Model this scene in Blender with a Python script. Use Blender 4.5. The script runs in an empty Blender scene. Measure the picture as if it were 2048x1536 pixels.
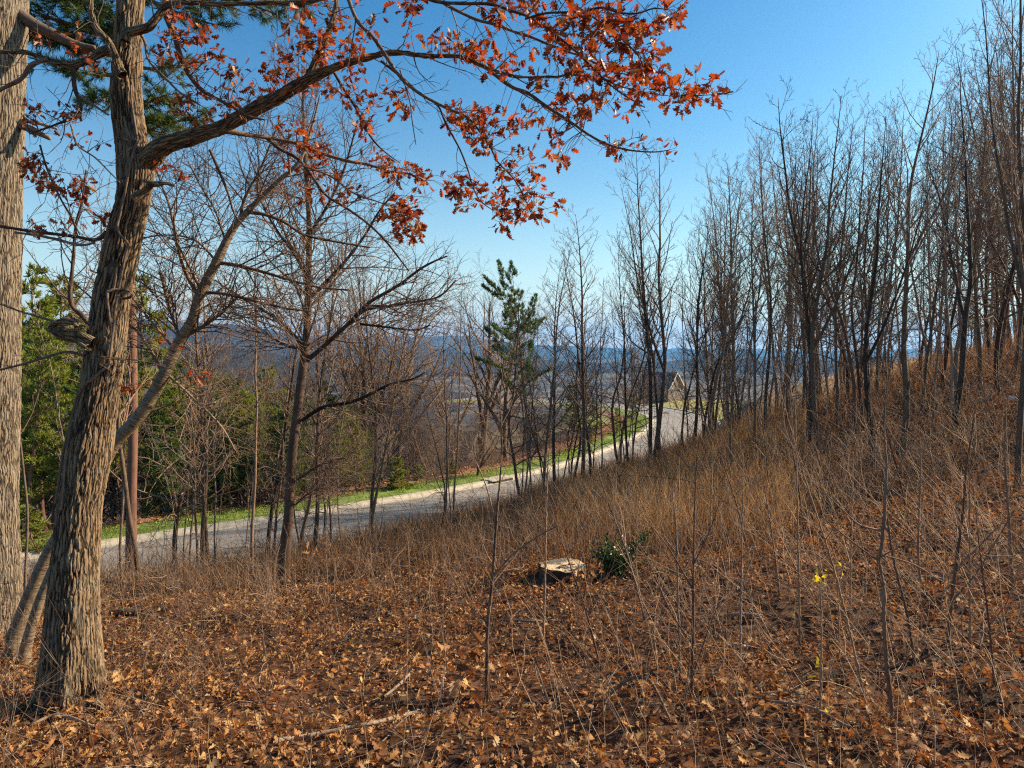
import bpy, math, random
import numpy as np
from mathutils import Vector, Matrix
PI = math.pi
R = math.radians
random.seed(7)
C = bpy.context.scene.collection
SC = bpy.context.scene

# ------------------------------------------------------------------ camera
CAM_Z = 1.7
LENS = 24.0
F = 2048 * LENS / 36.0
PITCH = math.atan(68 / F)            # looking slightly down
cam_d = bpy.data.cameras.new('camera')
cam_d.lens = LENS
cam_d.sensor_width = 36
cam_d.clip_end = 30000
cam_d.clip_start = 0.05
cam = bpy.data.objects.new('camera', cam_d)
C.objects.link(cam)
cam.location = (0, 0, CAM_Z)
cam.rotation_euler = (PI / 2 - PITCH, 0, 0)
SC.camera = cam

# ------------------------------------------------------------------ light
SUN_AZ, SUN_EL = R(73), R(30)        # to the right of the view, low winter sun
world = bpy.data.worlds.new('World')
SC.world = world
world.use_nodes = True
wn = world.node_tree
wn.nodes.clear()
sky = wn.nodes.new('ShaderNodeTexSky')
sky.sky_type = 'NISHITA'
sky.sun_disc = False
sky.sun_elevation = SUN_EL
sky.sun_rotation = SUN_AZ
sky.altitude = 300
sky.air_density = 1.1
sky.dust_density = 1.5
sky.ozone_density = 1.5
hs = wn.nodes.new('ShaderNodeHueSaturation')
hs.inputs['Saturation'].default_value = 1.5
tint = wn.nodes.new('ShaderNodeMix')
tint.data_type = 'RGBA'
tint.blend_type = 'MULTIPLY'
tint.inputs[0].default_value = 1
tint.inputs[7].default_value = (.76, 1.0, .9, 1)
gam = wn.nodes.new('ShaderNodeGamma')
gam.inputs[1].default_value = 1.15
bg = wn.nodes.new('ShaderNodeBackground')
bg.inputs['Strength'].default_value = 0.072
wo = wn.nodes.new('ShaderNodeOutputWorld')
wn.links.new(sky.outputs[0], hs.inputs['Color'])
wn.links.new(hs.outputs[0], tint.inputs[6])
wn.links.new(tint.outputs[2], gam.inputs[0])
# bright hazy band all round the horizon
tcw = wn.nodes.new('ShaderNodeTexCoord')
sxyz = wn.nodes.new('ShaderNodeSeparateXYZ')
wn.links.new(tcw.outputs['Generated'], sxyz.inputs[0])
mabs = wn.nodes.new('ShaderNodeMath')
mabs.operation = 'MAXIMUM'
mabs.inputs[1].default_value = 0
wn.links.new(sxyz.outputs['Z'], mabs.inputs[0])
mexp = wn.nodes.new('ShaderNodeMath')
mexp.operation = 'POWER'
mexp.inputs[0].default_value = 0.00012
wn.links.new(mabs.outputs[0], mexp.inputs[1])
mfac = wn.nodes.new('ShaderNodeMath')
mfac.operation = 'MULTIPLY'
mfac.inputs[1].default_value = 0.9
wn.links.new(mexp.outputs[0], mfac.inputs[0])
hmix = wn.nodes.new('ShaderNodeMix')
hmix.data_type = 'RGBA'
hmix.inputs[7].default_value = (9.6, 9.2, 9.1, 1)
wn.links.new(mfac.outputs[0], hmix.inputs[0])
wn.links.new(gam.outputs[0], hmix.inputs[6])
wn.links.new(hmix.outputs[2], bg.inputs[0])
wn.links.new(bg.outputs[0], wo.inputs[0])
sun_d = bpy.data.lights.new('sun', 'SUN')
sun_d.energy = 5.0
sun_d.angle = R(0.6)
sun_d.color = (1.0, 0.84, 0.62)
sun = bpy.data.objects.new('sun', sun_d)
C.objects.link(sun)
sdir = Vector((math.sin(SUN_AZ) * math.cos(SUN_EL), math.cos(SUN_AZ) * math.cos(SUN_EL), math.sin(SUN_EL)))
sun.rotation_euler = sdir.to_track_quat('Z', 'Y').to_euler()
sun.location = (30, 20, 30)
SC.view_settings.view_transform = 'Standard'
SC.view_settings.look = 'None'
SC.view_settings.gamma = 1
SC.view_settings.exposure = 1.05
SC.view_settings.use_curve_mapping = False
SC.cycles.max_bounces = 6
SC.cycles.transparent_max_bounces = 8
SC.cycles.volume_bounces = 0
SC.cycles.use_denoising = False
SC.cycles.filter_width = 1.2


# ------------------------------------------------------------------ projection helpers
def ray(px, py):
    u = (px - 1024) / F
    v = (768 - py) / F
    ca, sa = math.cos(PITCH), math.sin(PITCH)
    return np.array((u, ca + v * sa, -sa + v * ca))


def at(px, py, D):
    d = ray(px, py)
    return np.array((0, 0, CAM_Z)) + d * (D / d[1])


# ------------------------------------------------------------------ terrain
ROAD_FAR = np.array([(-60, -6), (-42, 6), (-30, 14.8), (-20.5, 22), (-14.7, 26.6), (-7.5, 32.3), (-.6, 38.7), (4.6, 46), (9, 54.5), (12, 62), (14.4, 70), (16, 79), (15.5, 90), (11, 101), (2, 110), (-10, 116)], float)


def smooth_poly(P, n=8):
    P = np.asarray(P, float)
    out = []
    m = len(P)
    for i in range(m - 1):
        p0, p1, p2, p3 = P[max(i - 1, 0)], P[i], P[i + 1], P[min(i + 2, m - 1)]
        for k in range(n):
            t = k / n
            out.append(.5 * ((2 * p1) + (-p0 + p2) * t + (2 * p0 - 5 * p1 + 4 * p2 - p3) * t * t + (-p0 + 3 * p1 - 3 * p2 + p3) * t ** 3))
    out.append(P[-1])
    return np.array(out)


RF = smooth_poly(ROAD_FAR, 8)
_t = np.gradient(RF, axis=0)
_t /= np.linalg.norm(_t, axis=1)[:, None]
RN = np.stack([_t[:, 1], -_t[:, 0]], 1)     # towards the camera side
ROAD_W = 6.6
RC = RF + RN * ROAD_W / 2


def road_z(y):
    return -5.8 - np.clip(y - 60, 0, 60) * .018


CP = []


def cp(px, py, D):
    CP.append(at(px, py, D))


for a in [(1024, 1536, 2.75), (300, 1536, 2.8), (1750, 1536, 2.7), (140, 1424, 4.2), (970, 1394, 4.1), (1120, 1175, 6.4), (565, 1156, 9),
          (20, 1262, 6.2), (250, 1195, 8), (270, 1166, 12), (495, 1160, 9.8), (700, 1120, 10.5), (850, 1064, 14), (1000, 1035, 15.5), (1100, 1006, 17),
          (1200, 968, 18.5), (1300, 930, 19.5), (1400, 895, 21), (1500, 856, 24), (1300, 1050, 10), (1650, 905, 14), (1500, 1000, 11), (1850, 950, 9),
          (2040, 1030, 6.5), (2000, 815, 13), (2048, 705, 18), (1900, 728, 20), (1780, 762, 22), (1640, 806, 24), (2300, 700, 14), (2300, 640, 22),
          (1600, 785, 45), (1800, 745, 45), (2048, 690, 45), (1480, 812, 60), (1600, 770, 75), (1420, 812, 95), (100, 1165, 11), (-300, 1200, 9)]:
    cp(*a)
for p in [(0, 0, 0), (-4, 0, -.25), (5, 0, .2), (0, -6, .4), (-12, 0, -1.2), (12, 0, 1.2), (0, -30, 2), (-40, -30, -2), (40, -20, 5), (60, 20, 4), (70, 60, 2), (70, 110, -1), (-40, -8, -4), (-80, 20, -12)]:
    CP.append(np.array(p, float))
for i in range(0, len(RC), 7):
    CP.append(np.array((RC[i, 0], RC[i, 1], road_z(RC[i, 1]))))
for i in range(10, len(RC), 12):
    q = RF[i] - RN[i] * 5
    CP.append(np.array((q[0], q[1], road_z(q[1]) - .5)))
    q = RF[i] - RN[i] * 22
    CP.append(np.array((q[0], q[1], road_z(q[1]) - 5)))
    q = RF[i] - RN[i] * 50
    CP.append(np.array((q[0], q[1], road_z(q[1]) - 9)))
CP = np.array(CP)


def _phi(r2):
    return .5 * r2 * np.log(r2 + 1e-9)


_n = len(CP)
_d2 = ((CP[:, None, :2] - CP[None, :, :2]) ** 2).sum(2)
_K = _phi(_d2) + np.eye(_n) * 1.0
_P = np.c_[np.ones(_n), CP[:, :2]]
_A = np.block([[_K, _P], [_P.T, np.zeros((3, 3))]])
_W = np.linalg.solve(_A, np.r_[CP[:, 2], 0, 0, 0])


def smst(a, b, x):
    t = np.clip((x - a) / (b - a), 0, 1)
    return t * t * (3 - 2 * t)


_rng = np.random.default_rng(3)
_tab = _rng.random((256, 256))


def vnoise(x, y):
    xi, yi = np.floor(x).astype(int), np.floor(y).astype(int)
    fx, fy = x - xi, y - yi
    fx, fy = fx * fx * (3 - 2 * fx), fy * fy * (3 - 2 * fy)
    g = lambda a, b: _tab[a % 256, b % 256]
    return (g(xi, yi) * (1 - fx) + g(xi + 1, yi) * fx) * (1 - fy) + (g(xi, yi + 1) * (1 - fx) + g(xi + 1, yi + 1) * fx) * fy


def road_dist(x, y):
    x = np.asarray(x, float).ravel()
    y = np.asarray(y, float).ravel()
    best = np.full(x.shape, 1e9)
    side = np.zeros(x.shape)
    A = RC[::2]
    for i in range(len(A) - 1):
        ax, ay = A[i]
        dx, dy = A[i + 1] - A[i]
        t = np.clip(((x - ax) * dx + (y - ay) * dy) / (dx * dx + dy * dy), 0, 1)
        ex, ey = x - ax - t * dx, y - ay - t * dy
        d = np.hypot(ex, ey)
        s = np.sign(ex * dy - ey * dx)      # + = camera side
        m = d < best
        best = np.where(m, d, best)
        side = np.where(m, s, side)
    return best, side


def height(x, y):
    x = np.atleast_1d(np.asarray(x, float))
    y = np.atleast_1d(np.asarray(y, float))
    r = np.hypot(x, y)
    xc, yc = x * np.minimum(1, 125 / np.maximum(r, 1)), y * np.minimum(1, 125 / np.maximum(r, 1))
    near = _W[_n] + _W[_n + 1] * xc + _W[_n + 2] * yc
    for i in range(_n):
        near += _W[i] * _phi((xc - CP[i, 0]) ** 2 + (yc - CP[i, 1]) ** 2)
    near = np.clip(near, -26, 7)
    amp = .05 * smst(1, 4, r) + .15 * smst(20, 60, r)
    near += (vnoise(x * 1.1, y * 1.1) - .5) * 2 * amp + (vnoise(x * 3.3 + 9, y * 3.3) - .5) * .08
    d, s = road_dist(x, y)
    rz = road_z(y)
    w = 1 - smst(ROAD_W / 2 + .6, ROAD_W / 2 + 3.5, d)
    near = near * (1 - w) + (rz - .12) * w
    az = np.degrees(np.arctan2(x, y))
    far = -14 - 58 * smst(120, 600, r) - 6 * vnoise(x / 90, y / 90) - 8 * vnoise(x / 300 + 7, y / 300)
    far = far + 12 * np.exp(-((x - 46) ** 2 + (y - 205) ** 2) / 2 / 45 ** 2)
    far += np.where((az > 17) & (az < 80), 10 * smst(17, 30, az) * (1 - smst(150, 600, r)), 0)
    w = smst(75, 130, r)
    return near * (1 - w) + far * w


def hz(x, y):
    return float(height(x, y)[0])


def ground_hit(px, py, dmax=60):
    d = ray(px, py)
    d = d / d[1]
    D = np.arange(1.5, dmax, .03)
    P = np.array((0, 0, CAM_Z)) + D[:, None] * d
    h = height(P[:, 0], P[:, 1])
    below = np.where(P[:, 2] <= h)[0]
    i = below[0] if len(below) else len(D) - 1
    return np.array((P[i, 0], P[i, 1], h[i]))


# ------------------------------------------------------------------ object helpers
def tag(o, label=None, cat=None, group=None, kind=None):
    if label:
        o['label'] = label
    if cat:
        o['category'] = cat
    if group:
        o['group'] = group
    if kind:
        o['kind'] = kind
    return o


def empty(name, loc=(0, 0, 0), label=None, cat=None, group=None):
    o = bpy.data.objects.new(name, None)
    o.empty_display_size = .2
    C.objects.link(o)
    o.location = loc
    return tag(o, label, cat, group)


def link_mesh(name, me, parent=None, kind=None, loc=None):
    o = bpy.data.objects.new(name, me)
    C.objects.link(o)
    if parent:
        o.parent = parent
        # vertices are given in world space: cancel the parent's place
        o.location = Vector((0, 0, 0)) - parent.location if loc is None else loc
    elif loc is not None:
        o.location = loc
    if kind:
        o['kind'] = kind
    return o


class MB:
    """collects triangles and quads in world (or local) space"""
    def __init__(s, bark=False):
        s.v, s.f4, s.f3, s.n, s.bc = [], [], [], 0, []
        s.bark = bark

    def add(s, v, f3=None, f4=None, bc=None):
        v = np.asarray(v, float)
        s.v.append(v)
        if f3 is not None and len(f3):
            s.f3.append(np.asarray(f3) + s.n)
        if f4 is not None and len(f4):
            s.f4.append(np.asarray(f4) + s.n)
        if s.bark:
            s.bc.append(np.zeros_like(v) if bc is None else bc)
        s.n += len(v)

    def tube(s, P, rad, sides=5, cap=True, mod=None):
        P = np.asarray(P, float)
        k = len(P)
        rad = np.broadcast_to(np.asarray(rad, float), (k,))
        T = np.gradient(P, axis=0)
        T /= np.linalg.norm(T, axis=1)[:, None] + 1e-12
        mean = T.mean(0)
        ref = np.array((1., 0, 0)) if abs(mean[0]) < .7 * np.linalg.norm(mean) + 1e-9 else np.array((0, 0, 1.))
        A = np.cross(T, ref)
        A /= np.linalg.norm(A, axis=1)[:, None] + 1e-12
        B = np.cross(T, A)
        th = np.arange(sides) * 2 * PI / sides
        rr = rad[:, None] * np.ones(sides)[None]
        sl = np.r_[0, np.cumsum(np.linalg.norm(np.diff(P, axis=0), axis=1))]
        if mod is not None:
            rr = rr * mod(sl[:, None], th[None, :])
        V = P[:, None] + rr[..., None] * (np.cos(th)[None, :, None] * A[:, None] + np.sin(th)[None, :, None] * B[:, None])
        i = np.arange(k - 1)[:, None] * sides
        j = np.arange(sides)[None]
        j2 = (j + 1) % sides
        f = np.stack([i + j, i + j2, i + sides + j2, i + sides + j], -1).reshape(-1, 4)
        bc = None
        if s.bark:
            bc = np.stack([rad[:, None] * np.cos(th)[None], rad[:, None] * np.sin(th)[None],
                           np.broadcast_to(sl[:, None], (k, sides))], -1).reshape(-1, 3)
        s.add(V.reshape(-1, 3), None, f, bc)
        if cap:
            V2 = [P[-1] + T[-1] * rad[-1] * .4]
            b2 = None if bc is None else bc[-1:]
            base = s.n - sides
            s.add(V2, None, None, b2)
            s.f3.append(np.stack([base + np.arange(sides), base + (np.arange(sides) + 1) % sides, np.full(sides, s.n - 1)], 1))

    def box(s, c, size, rot=0.0):
        c = np.asarray(c, float)
        hx, hy, hz_ = np.asarray(size) / 2
        V = np.array([(x, y, z) for x in (-hx, hx) for y in (-hy, hy) for z in (-hz_, hz_)])
        cr, sr = math.cos(rot), math.sin(rot)
        V = np.c_[V[:, 0] * cr - V[:, 1] * sr, V[:, 0] * sr + V[:, 1] * cr, V[:, 2]] + c
        s.add(V, None, [(0, 1, 3, 2), (4, 6, 7, 5), (0, 4, 5, 1), (2, 3, 7, 6), (0, 2, 6, 4), (1, 5, 7, 3)])

    def mesh(s, name, mat, smooth=True):
        V = np.concatenate(s.v) if s.v else np.zeros((0, 3))
        f3 = np.concatenate(s.f3) if s.f3 else np.zeros((0, 3), int)
        f4 = np.concatenate(s.f4) if s.f4 else np.zeros((0, 4), int)
        me = bpy.data.meshes.new(name)
        me.vertices.add(len(V))
        me.vertices.foreach_set('co', V.astype('f').ravel())
        li = np.r_[f3.ravel(), f4.ravel()].astype('i')
        me.loops.add(len(li))
        me.loops.foreach_set('vertex_index', li)
        nf = len(f3) + len(f4)
        me.polygons.add(nf)
        st = np.r_[np.arange(len(f3)) * 3, len(f3) * 3 + np.arange(len(f4)) * 4].astype('i')
        me.polygons.foreach_set('loop_start', st)
        me.polygons.foreach_set('use_smooth', np.full(nf, smooth))
        if s.bark:
            a = me.attributes.new('bc', 'FLOAT_VECTOR', 'POINT')
            a.data.foreach_set('vector', np.concatenate(s.bc).astype('f').ravel())
        me.update(calc_edges=True)
        me.validate()
        if mat:
            me.materials.append(mat)
        return me

    def build(s, name, mat, parent=None, kind=None, smooth=True, loc=None):
        return link_mesh(name, s.mesh(name, mat, smooth), parent, kind, loc)


def spline(P, n):
    """catmull-rom through rows of P (any number of columns), n samples per span"""
    return smooth_poly(P, n)


# ------------------------------------------------------------------ materials
def nodes(name):
    m = bpy.data.materials.new(name)
    m.use_nodes = True
    nt = m.node_tree
    b = nt.nodes['Principled BSDF']
    return m, nt, b


def N(nt, t, **kw):
    n = nt.nodes.new(t)
    for k, v in kw.items():
        if k in n.inputs:
            n.inputs[k].default_value = v
        else:
            setattr(n, k, v)
    return n


def ramp(nt, fac, stops, interp='LINEAR'):
    r = nt.nodes.new('ShaderNodeValToRGB')
    r.color_ramp.interpolation = interp
    e = r.color_ramp.elements
    while len(e) < len(stops):
        e.new(.5)
    for i, (p, c) in enumerate(stops):
        e[i].position = p
        e[i].color = (*c, 1)
    nt.links.new(fac, r.inputs[0])
    return r.outputs[0]


def mixc(nt, a, b, fac, mode='MIX'):
    m = nt.nodes.new('ShaderNodeMix')
    m.data_type = 'RGBA'
    m.blend_type = mode
    for k, v in ((0, fac), (6, a), (7, b)):
        if isinstance(v, (int, float)):
            m.inputs[k].default_value = v
        elif isinstance(v, tuple):
            m.inputs[k].default_value = (*v, 1)
        else:
            nt.links.new(v, m.inputs[k])
    return m.outputs[2]


def mapped(nt, src, scale):
    mp = nt.nodes.new('ShaderNodeMapping')
    mp.inputs['Scale'].default_value = scale
    nt.links.new(src, mp.inputs[0])
    return mp.outputs[0]


def noise(nt, vec, scale, detail=4, rough=.6):
    n = N(nt, 'ShaderNodeTexNoise', Scale=scale, Detail=detail, Roughness=rough)
    if vec is not None:
        nt.links.new(vec, n.inputs['Vector'])
    return n.outputs[0]


def math_(nt, op, a, b=None):
    m = nt.nodes.new('ShaderNodeMath')
    m.operation = op
    for k, v in ((0, a), (1, b)):
        if v is None:
            continue
        if isinstance(v, (int, float)):
            m.inputs[k].default_value = v
        else:
            nt.links.new(v, m.inputs[k])
    return m.outputs[0]


def bump(nt, b, h, strength=.5, dist=.02):
    bp = N(nt, 'ShaderNodeBump', Strength=strength, Distance=dist)
    nt.links.new(h, bp.inputs['Height'])
    nt.links.new(bp.outputs[0], b.inputs['Normal'])


def mat_plated_bark(name, ridge, groove, lichen, plate=20, disp=.011, displace=True, zscale=.25):
    m, nt, b = nodes(name)
    at_ = N(nt, 'ShaderNodeAttribute', attribute_name='bc')
    wob = N(nt, 'ShaderNodeTexNoise', Scale=7, Detail=3)
    nt.links.new(at_.outputs['Vector'], wob.inputs['Vector'])
    vm = nt.nodes.new('ShaderNodeVectorMath')
    vm.operation = 'MULTIPLY_ADD'
    nt.links.new(wob.outputs['Color'], vm.inputs[0])
    vm.inputs[1].default_value = (.04, .04, .06)
    nt.links.new(at_.outputs['Vector'], vm.inputs[2])
    v = mapped(nt, vm.outputs[0], (1, 1, zscale))
    vo = N(nt, 'ShaderNodeTexVoronoi', feature='DISTANCE_TO_EDGE', Scale=plate)
    nt.links.new(v, vo.inputs['Vector'])
    vo2 = N(nt, 'ShaderNodeTexVoronoi', feature='DISTANCE_TO_EDGE', Scale=plate * 2.1)
    nt.links.new(v, vo2.inputs['Vector'])
    h1 = ramp(nt, vo.outputs['Distance'], [(0, (0, 0, 0)), (.055, (.03, .03, .03)), (.17, (.7, .7, .7)), (.4, (1, 1, 1))])
    h2 = ramp(nt, vo2.outputs['Distance'], [(0, (0, 0, 0)), (.2, (1, 1, 1))])
    n1 = noise(nt, mapped(nt, at_.outputs['Vector'], (1, 1, .35)), 60, 5, .7)
    hh = math_(nt, 'ADD', math_(nt, 'MULTIPLY', h1, .75), math_(nt, 'MULTIPLY', h2, .22))
    hh = math_(nt, 'ADD', hh, math_(nt, 'MULTIPLY', n1, .28))
    col = ramp(nt, hh, [(.2, groove), (.54, tuple(.55 * a + .45 * c for a, c in zip(ridge, groove))), (.95, ridge)])
    big = noise(nt, at_.outputs['Vector'], 6, 4, .7)
    col = mixc(nt, col, lichen, ramp(nt, big, [(.5, (0, 0, 0)), (.68, (.55, .55, .55))]))
    nt.links.new(col, b.inputs['Base Color'])
    b.inputs['Roughness'].default_value = .9
    b.inputs['Specular IOR Level'].default_value = .2
    if displace:
        dn = N(nt, 'ShaderNodeDisplacement', Midlevel=1.15, Scale=disp)
        nt.links.new(hh, dn.inputs['Height'])
        nt.links.new(dn.outputs[0], nt.nodes['Material Output'].inputs['Displacement'])
        m.displacement_method = 'BOTH'
    else:
        bump(nt, b, hh, 1, disp)
    return m


def mat_bark(name, light, dark, scale=30, banded=False, z=.3, rnd=.35):
    m, nt, b = nodes(name)
    tc = nt.nodes.new('ShaderNodeTexCoord')
    oi = nt.nodes.new('ShaderNodeObjectInfo')
    v = mapped(nt, tc.outputs['Object'], (1, 1, 3.5 if banded else z))
    n1 = noise(nt, v, scale, 5, .7)
    n2 = noise(nt, tc.outputs['Object'], 3, 3)
    f = math_(nt, 'ADD', math_(nt, 'MULTIPLY', n1, .75), math_(nt, 'MULTIPLY', n2, .35))
    f = math_(nt, 'ADD', f, math_(nt, 'MULTIPLY', math_(nt, 'SUBTRACT', oi.outputs['Random'], .5), rnd))
    col = ramp(nt, f, [(.35, dark), (.75, light)])
    nt.links.new(col, b.inputs['Base Color'])
    b.inputs['Roughness'].default_value = .85
    b.inputs['Specular IOR Level'].default_value = .25
    bump(nt, b, n1, .7, .01)
    return m


def mat_leaf(name, stops, transl=.45, rough=.55, tcol=None, gain=1.25):
    m, nt, b = nodes(name)
    g = nt.nodes.new('ShaderNodeNewGeometry')
    oi = nt.nodes.new('ShaderNodeObjectInfo')
    f = math_(nt, 'FRACT', math_(nt, 'ADD', g.outputs['Random Per Island'], math_(nt, 'MULTIPLY', oi.outputs['Random'], 7.3)))
    col = ramp(nt, f, stops)
    tc = nt.nodes.new('ShaderNodeTexCoord')
    nn = noise(nt, tc.outputs['Object'], 40, 3)
    col = mixc(nt, col, mixc(nt, col, (.35, .3, .25), 1.0, 'MULTIPLY'), ramp(nt, nn, [(.5, (0, 0, 0)), (.75, (.8, .8, .8))]))
    nt.links.new(col, b.inputs['Base Color'])
    b.inputs['Roughness'].default_value = rough
    b.inputs['Specular IOR Level'].default_value = .35
    tr = nt.nodes.new('ShaderNodeBsdfTranslucent')
    tcx = mixc(nt, col, tcol or (1, .75, .45), 1.0, 'MULTIPLY')
    sc = mixc(nt, tcx, (gain, gain, gain), 1.0, 'MULTIPLY')
    nt.links.new(sc, tr.inputs[0])
    mx = nt.nodes.new('ShaderNodeMixShader')
    mx.inputs[0].default_value = transl
    nt.links.new(b.outputs[0], mx.inputs[1])
    nt.links.new(tr.outputs[0], mx.inputs[2])
    nt.links.new(mx.outputs[0], nt.nodes['Material Output'].inputs['Surface'])
    return m


def mat_plain(name, col, rough=.7, var=.25, scale=8, bumpd=0):
    m, nt, b = nodes(name)
    tc = nt.nodes.new('ShaderNodeTexCoord')
    n1 = noise(nt, tc.outputs['Object'], scale, 5, .65)
    c = ramp(nt, n1, [(.3, tuple(x * (1 - var) for x in col)), (.7, tuple(min(1, x * (1 + var)) for x in col))])
    nt.links.new(c, b.inputs['Base Color'])
    b.inputs['Roughness'].default_value = rough
    if bumpd:
        bump(nt, b, n1, .6, bumpd)
    return m


M = {}
M['oak'] = mat_plated_bark('oak_bark', (.27, .175, .1), (.012, .007, .005), (.27, .22, .15), 50, .013, zscale=.085)
M['oak_limb'] = mat_plated_bark('oak_limb_bark', (.25, .175, .1), (.04, .024, .014), (.32, .26, .15), 60, .008, zscale=.14)
M['oak_twig'] = mat_bark('oak_twig_bark', (.24, .16, .11), (.07, .04, .028), 60)
M['grey_bark'] = mat_plated_bark('pale_grey_bark', (.28, .21, .145), (.022, .014, .01), (.32, .26, .19), 50, .012, zscale=.085)
def mat_banded():
    m, nt, b = nodes('cherry_bark')
    a = N(nt, 'ShaderNodeAttribute', attribute_name='bc')
    v = mapped(nt, a.outputs['Vector'], (1, 1, 7))
    n1 = noise(nt, v, 14, 5, .75)
    n2 = noise(nt, a.outputs['Vector'], 5, 4)
    c = ramp(nt, n1, [(.38, (.05, .028, .018)), (.48, (.2, .13, .075)), (.68, (.38, .28, .16))])
    c = mixc(nt, c, (.12, .075, .045), ramp(nt, n2, [(.5, (0, 0, 0)), (.7, (.7, .7, .7))]))
    nt.links.new(c, b.inputs['Base Color'])
    b.inputs['Roughness'].default_value = .6
    bump(nt, b, n1, 1, .008)
    return m


M['cherry'] = mat_banded()
M['dark_bark'] = mat_bark('dark_bark', (.13, .078, .05), (.022, .013, .009), 30)
M['red_bark'] = mat_bark('reddish_bark', (.2, .1, .065), (.05, .025, .018), 22)
M['wood_bark'] = mat_bark('woodland_bark', (.22, .14, .088), (.04, .025, .017), 24)
M['brown_twig'] = mat_bark('brown_twig', (.32, .2, .125), (.1, .058, .038), 30)
M['pale_twig'] = mat_bark('pale_twig', (.33, .235, .17), (.13, .085, .06), 30)
M['cane'] = mat_bark('dry_cane', (.42, .27, .16), (.15, .08, .045), 30)
M['leaf'] = mat_leaf('oak_leaf', [(0, (.1, .03, .014)), (.2, (.3, .06, .015)), (.45, (.46, .11, .025)), (.65, (.16, .05, .024)), (.85, (.4, .14, .04)), (1, (.5, .28, .13))], .45, .45, (1, .6, .3), 1.35)
M['litter'] = mat_leaf('fallen_leaf', [(0, (.08, .03, .014)), (.15, (.3, .12, .04)), (.38, (.5, .25, .08)), (.55, (.2, .08, .035)), (.75, (.6, .37, .15)), (.9, (.42, .14, .03)), (1, (.6, .42, .22))], .25, .75, (1, .7, .4), 1.2)
M['grass_dry'] = mat_leaf('dry_grass', [(0, (.2, .1, .045)), (.35, (.34, .19, .09)), (.7, (.26, .12, .055)), (1, (.42, .28, .16))], .3, .6, (1, .8, .5), 1.3)
M['straw'] = mat_leaf('straw', [(0, (.34, .18, .08)), (.5, (.48, .28, .13)), (1, (.64, .44, .25))], .35, .6, (1, .85, .5), 1.3)
M['grass_green'] = mat_leaf('green_grass', [(0, (.13, .2, .02)), (.5, (.24, .32, .03)), (1, (.38, .38, .07))], .35, .6, (.9, 1, .4), 1.3)
M['needle'] = mat_leaf('pine_needle', [(0, (.035, .065, .014)), (.5, (.075, .12, .022)), (1, (.18, .2, .04))], .3, .55, (.9, 1, .4), 1.3)
M['needle_yellow'] = mat_leaf('yellow_green_needle', [(0, (.1, .13, .02)), (.5, (.2, .23, .035)), (1, (.36, .34, .07))], .4, .55, (1, 1, .4), 1.3)
M['evergreen_leaf'] = mat_leaf('evergreen_leaf', [(0, (.012, .035, .01)), (.6, (.025, .07, .015)), (1, (.09, .15, .03))], .2, .35, (.8, 1, .3), 1.2)
M['yellow_leaf'] = mat_leaf('yellow_leaf', [(0, (.5, .36, .03)), (1, (.6, .48, .05))], .5, .5, (1, 1, .3), 1.3)


def mat_ground():
    m, nt, b = nodes('forest_floor')
    g = nt.nodes.new('ShaderNodeNewGeometry')
    pos = g.outputs['Position']
    v1 = N(nt, 'ShaderNodeTexVoronoi', Scale=11.0, Randomness=1.0)
    nt.links.new(pos, v1.inputs['Vector'])
    leafc = ramp(nt, v1.outputs['Color'], [(0, (.03, .013, .007)), (.3, (.09, .036, .017)), (.6, (.15, .066, .03)), (.8, (.05, .02, .01)), (1, (.22, .11, .05))])
    dirt = ramp(nt, noise(nt, pos, 6, 5), [(.35, (.02, .011, .007)), (.7, (.08, .045, .026))])
    near = mixc(nt, leafc, dirt, ramp(nt, noise(nt, pos, 1.3, 4), [(.42, (0, 0, 0)), (.62, (.7, .7, .7))]))
    # far ground: winter fields and woods
    big = noise(nt, pos, .012, 4, .6)
    fine = noise(nt, pos, .25, 5, .7)
    farc = ramp(nt, big, [(.40, (.07, .055, .045)), (.5, (.11, .08, .055)), (.56, (.26, .19, .11)), (.66, (.09, .09, .045))])
    farc = mixc(nt, farc, ramp(nt, fine, [(.3, (.45, .42, .42)), (.7, (1.3, 1.3, 1.3))]), 1.0, 'MULTIPLY')
    ln = nt.nodes.new('ShaderNodeVectorMath')
    ln.operation = 'LENGTH'
    nt.links.new(pos, ln.inputs[0])
    dd = math_(nt, 'DIVIDE', ln.outputs['Value'], 200)
    col = mixc(nt, near, farc, ramp(nt, dd, [(.3, (0, 0, 0)), (.6, (1, 1, 1))]))
    nt.links.new(col, b.inputs['Base Color'])
    b.inputs['Roughness'].default_value = .9
    b.inputs['Specular IOR Level'].default_value = .15
    bump(nt, b, v1.outputs['Distance'], .8, .05)
    return m


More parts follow.
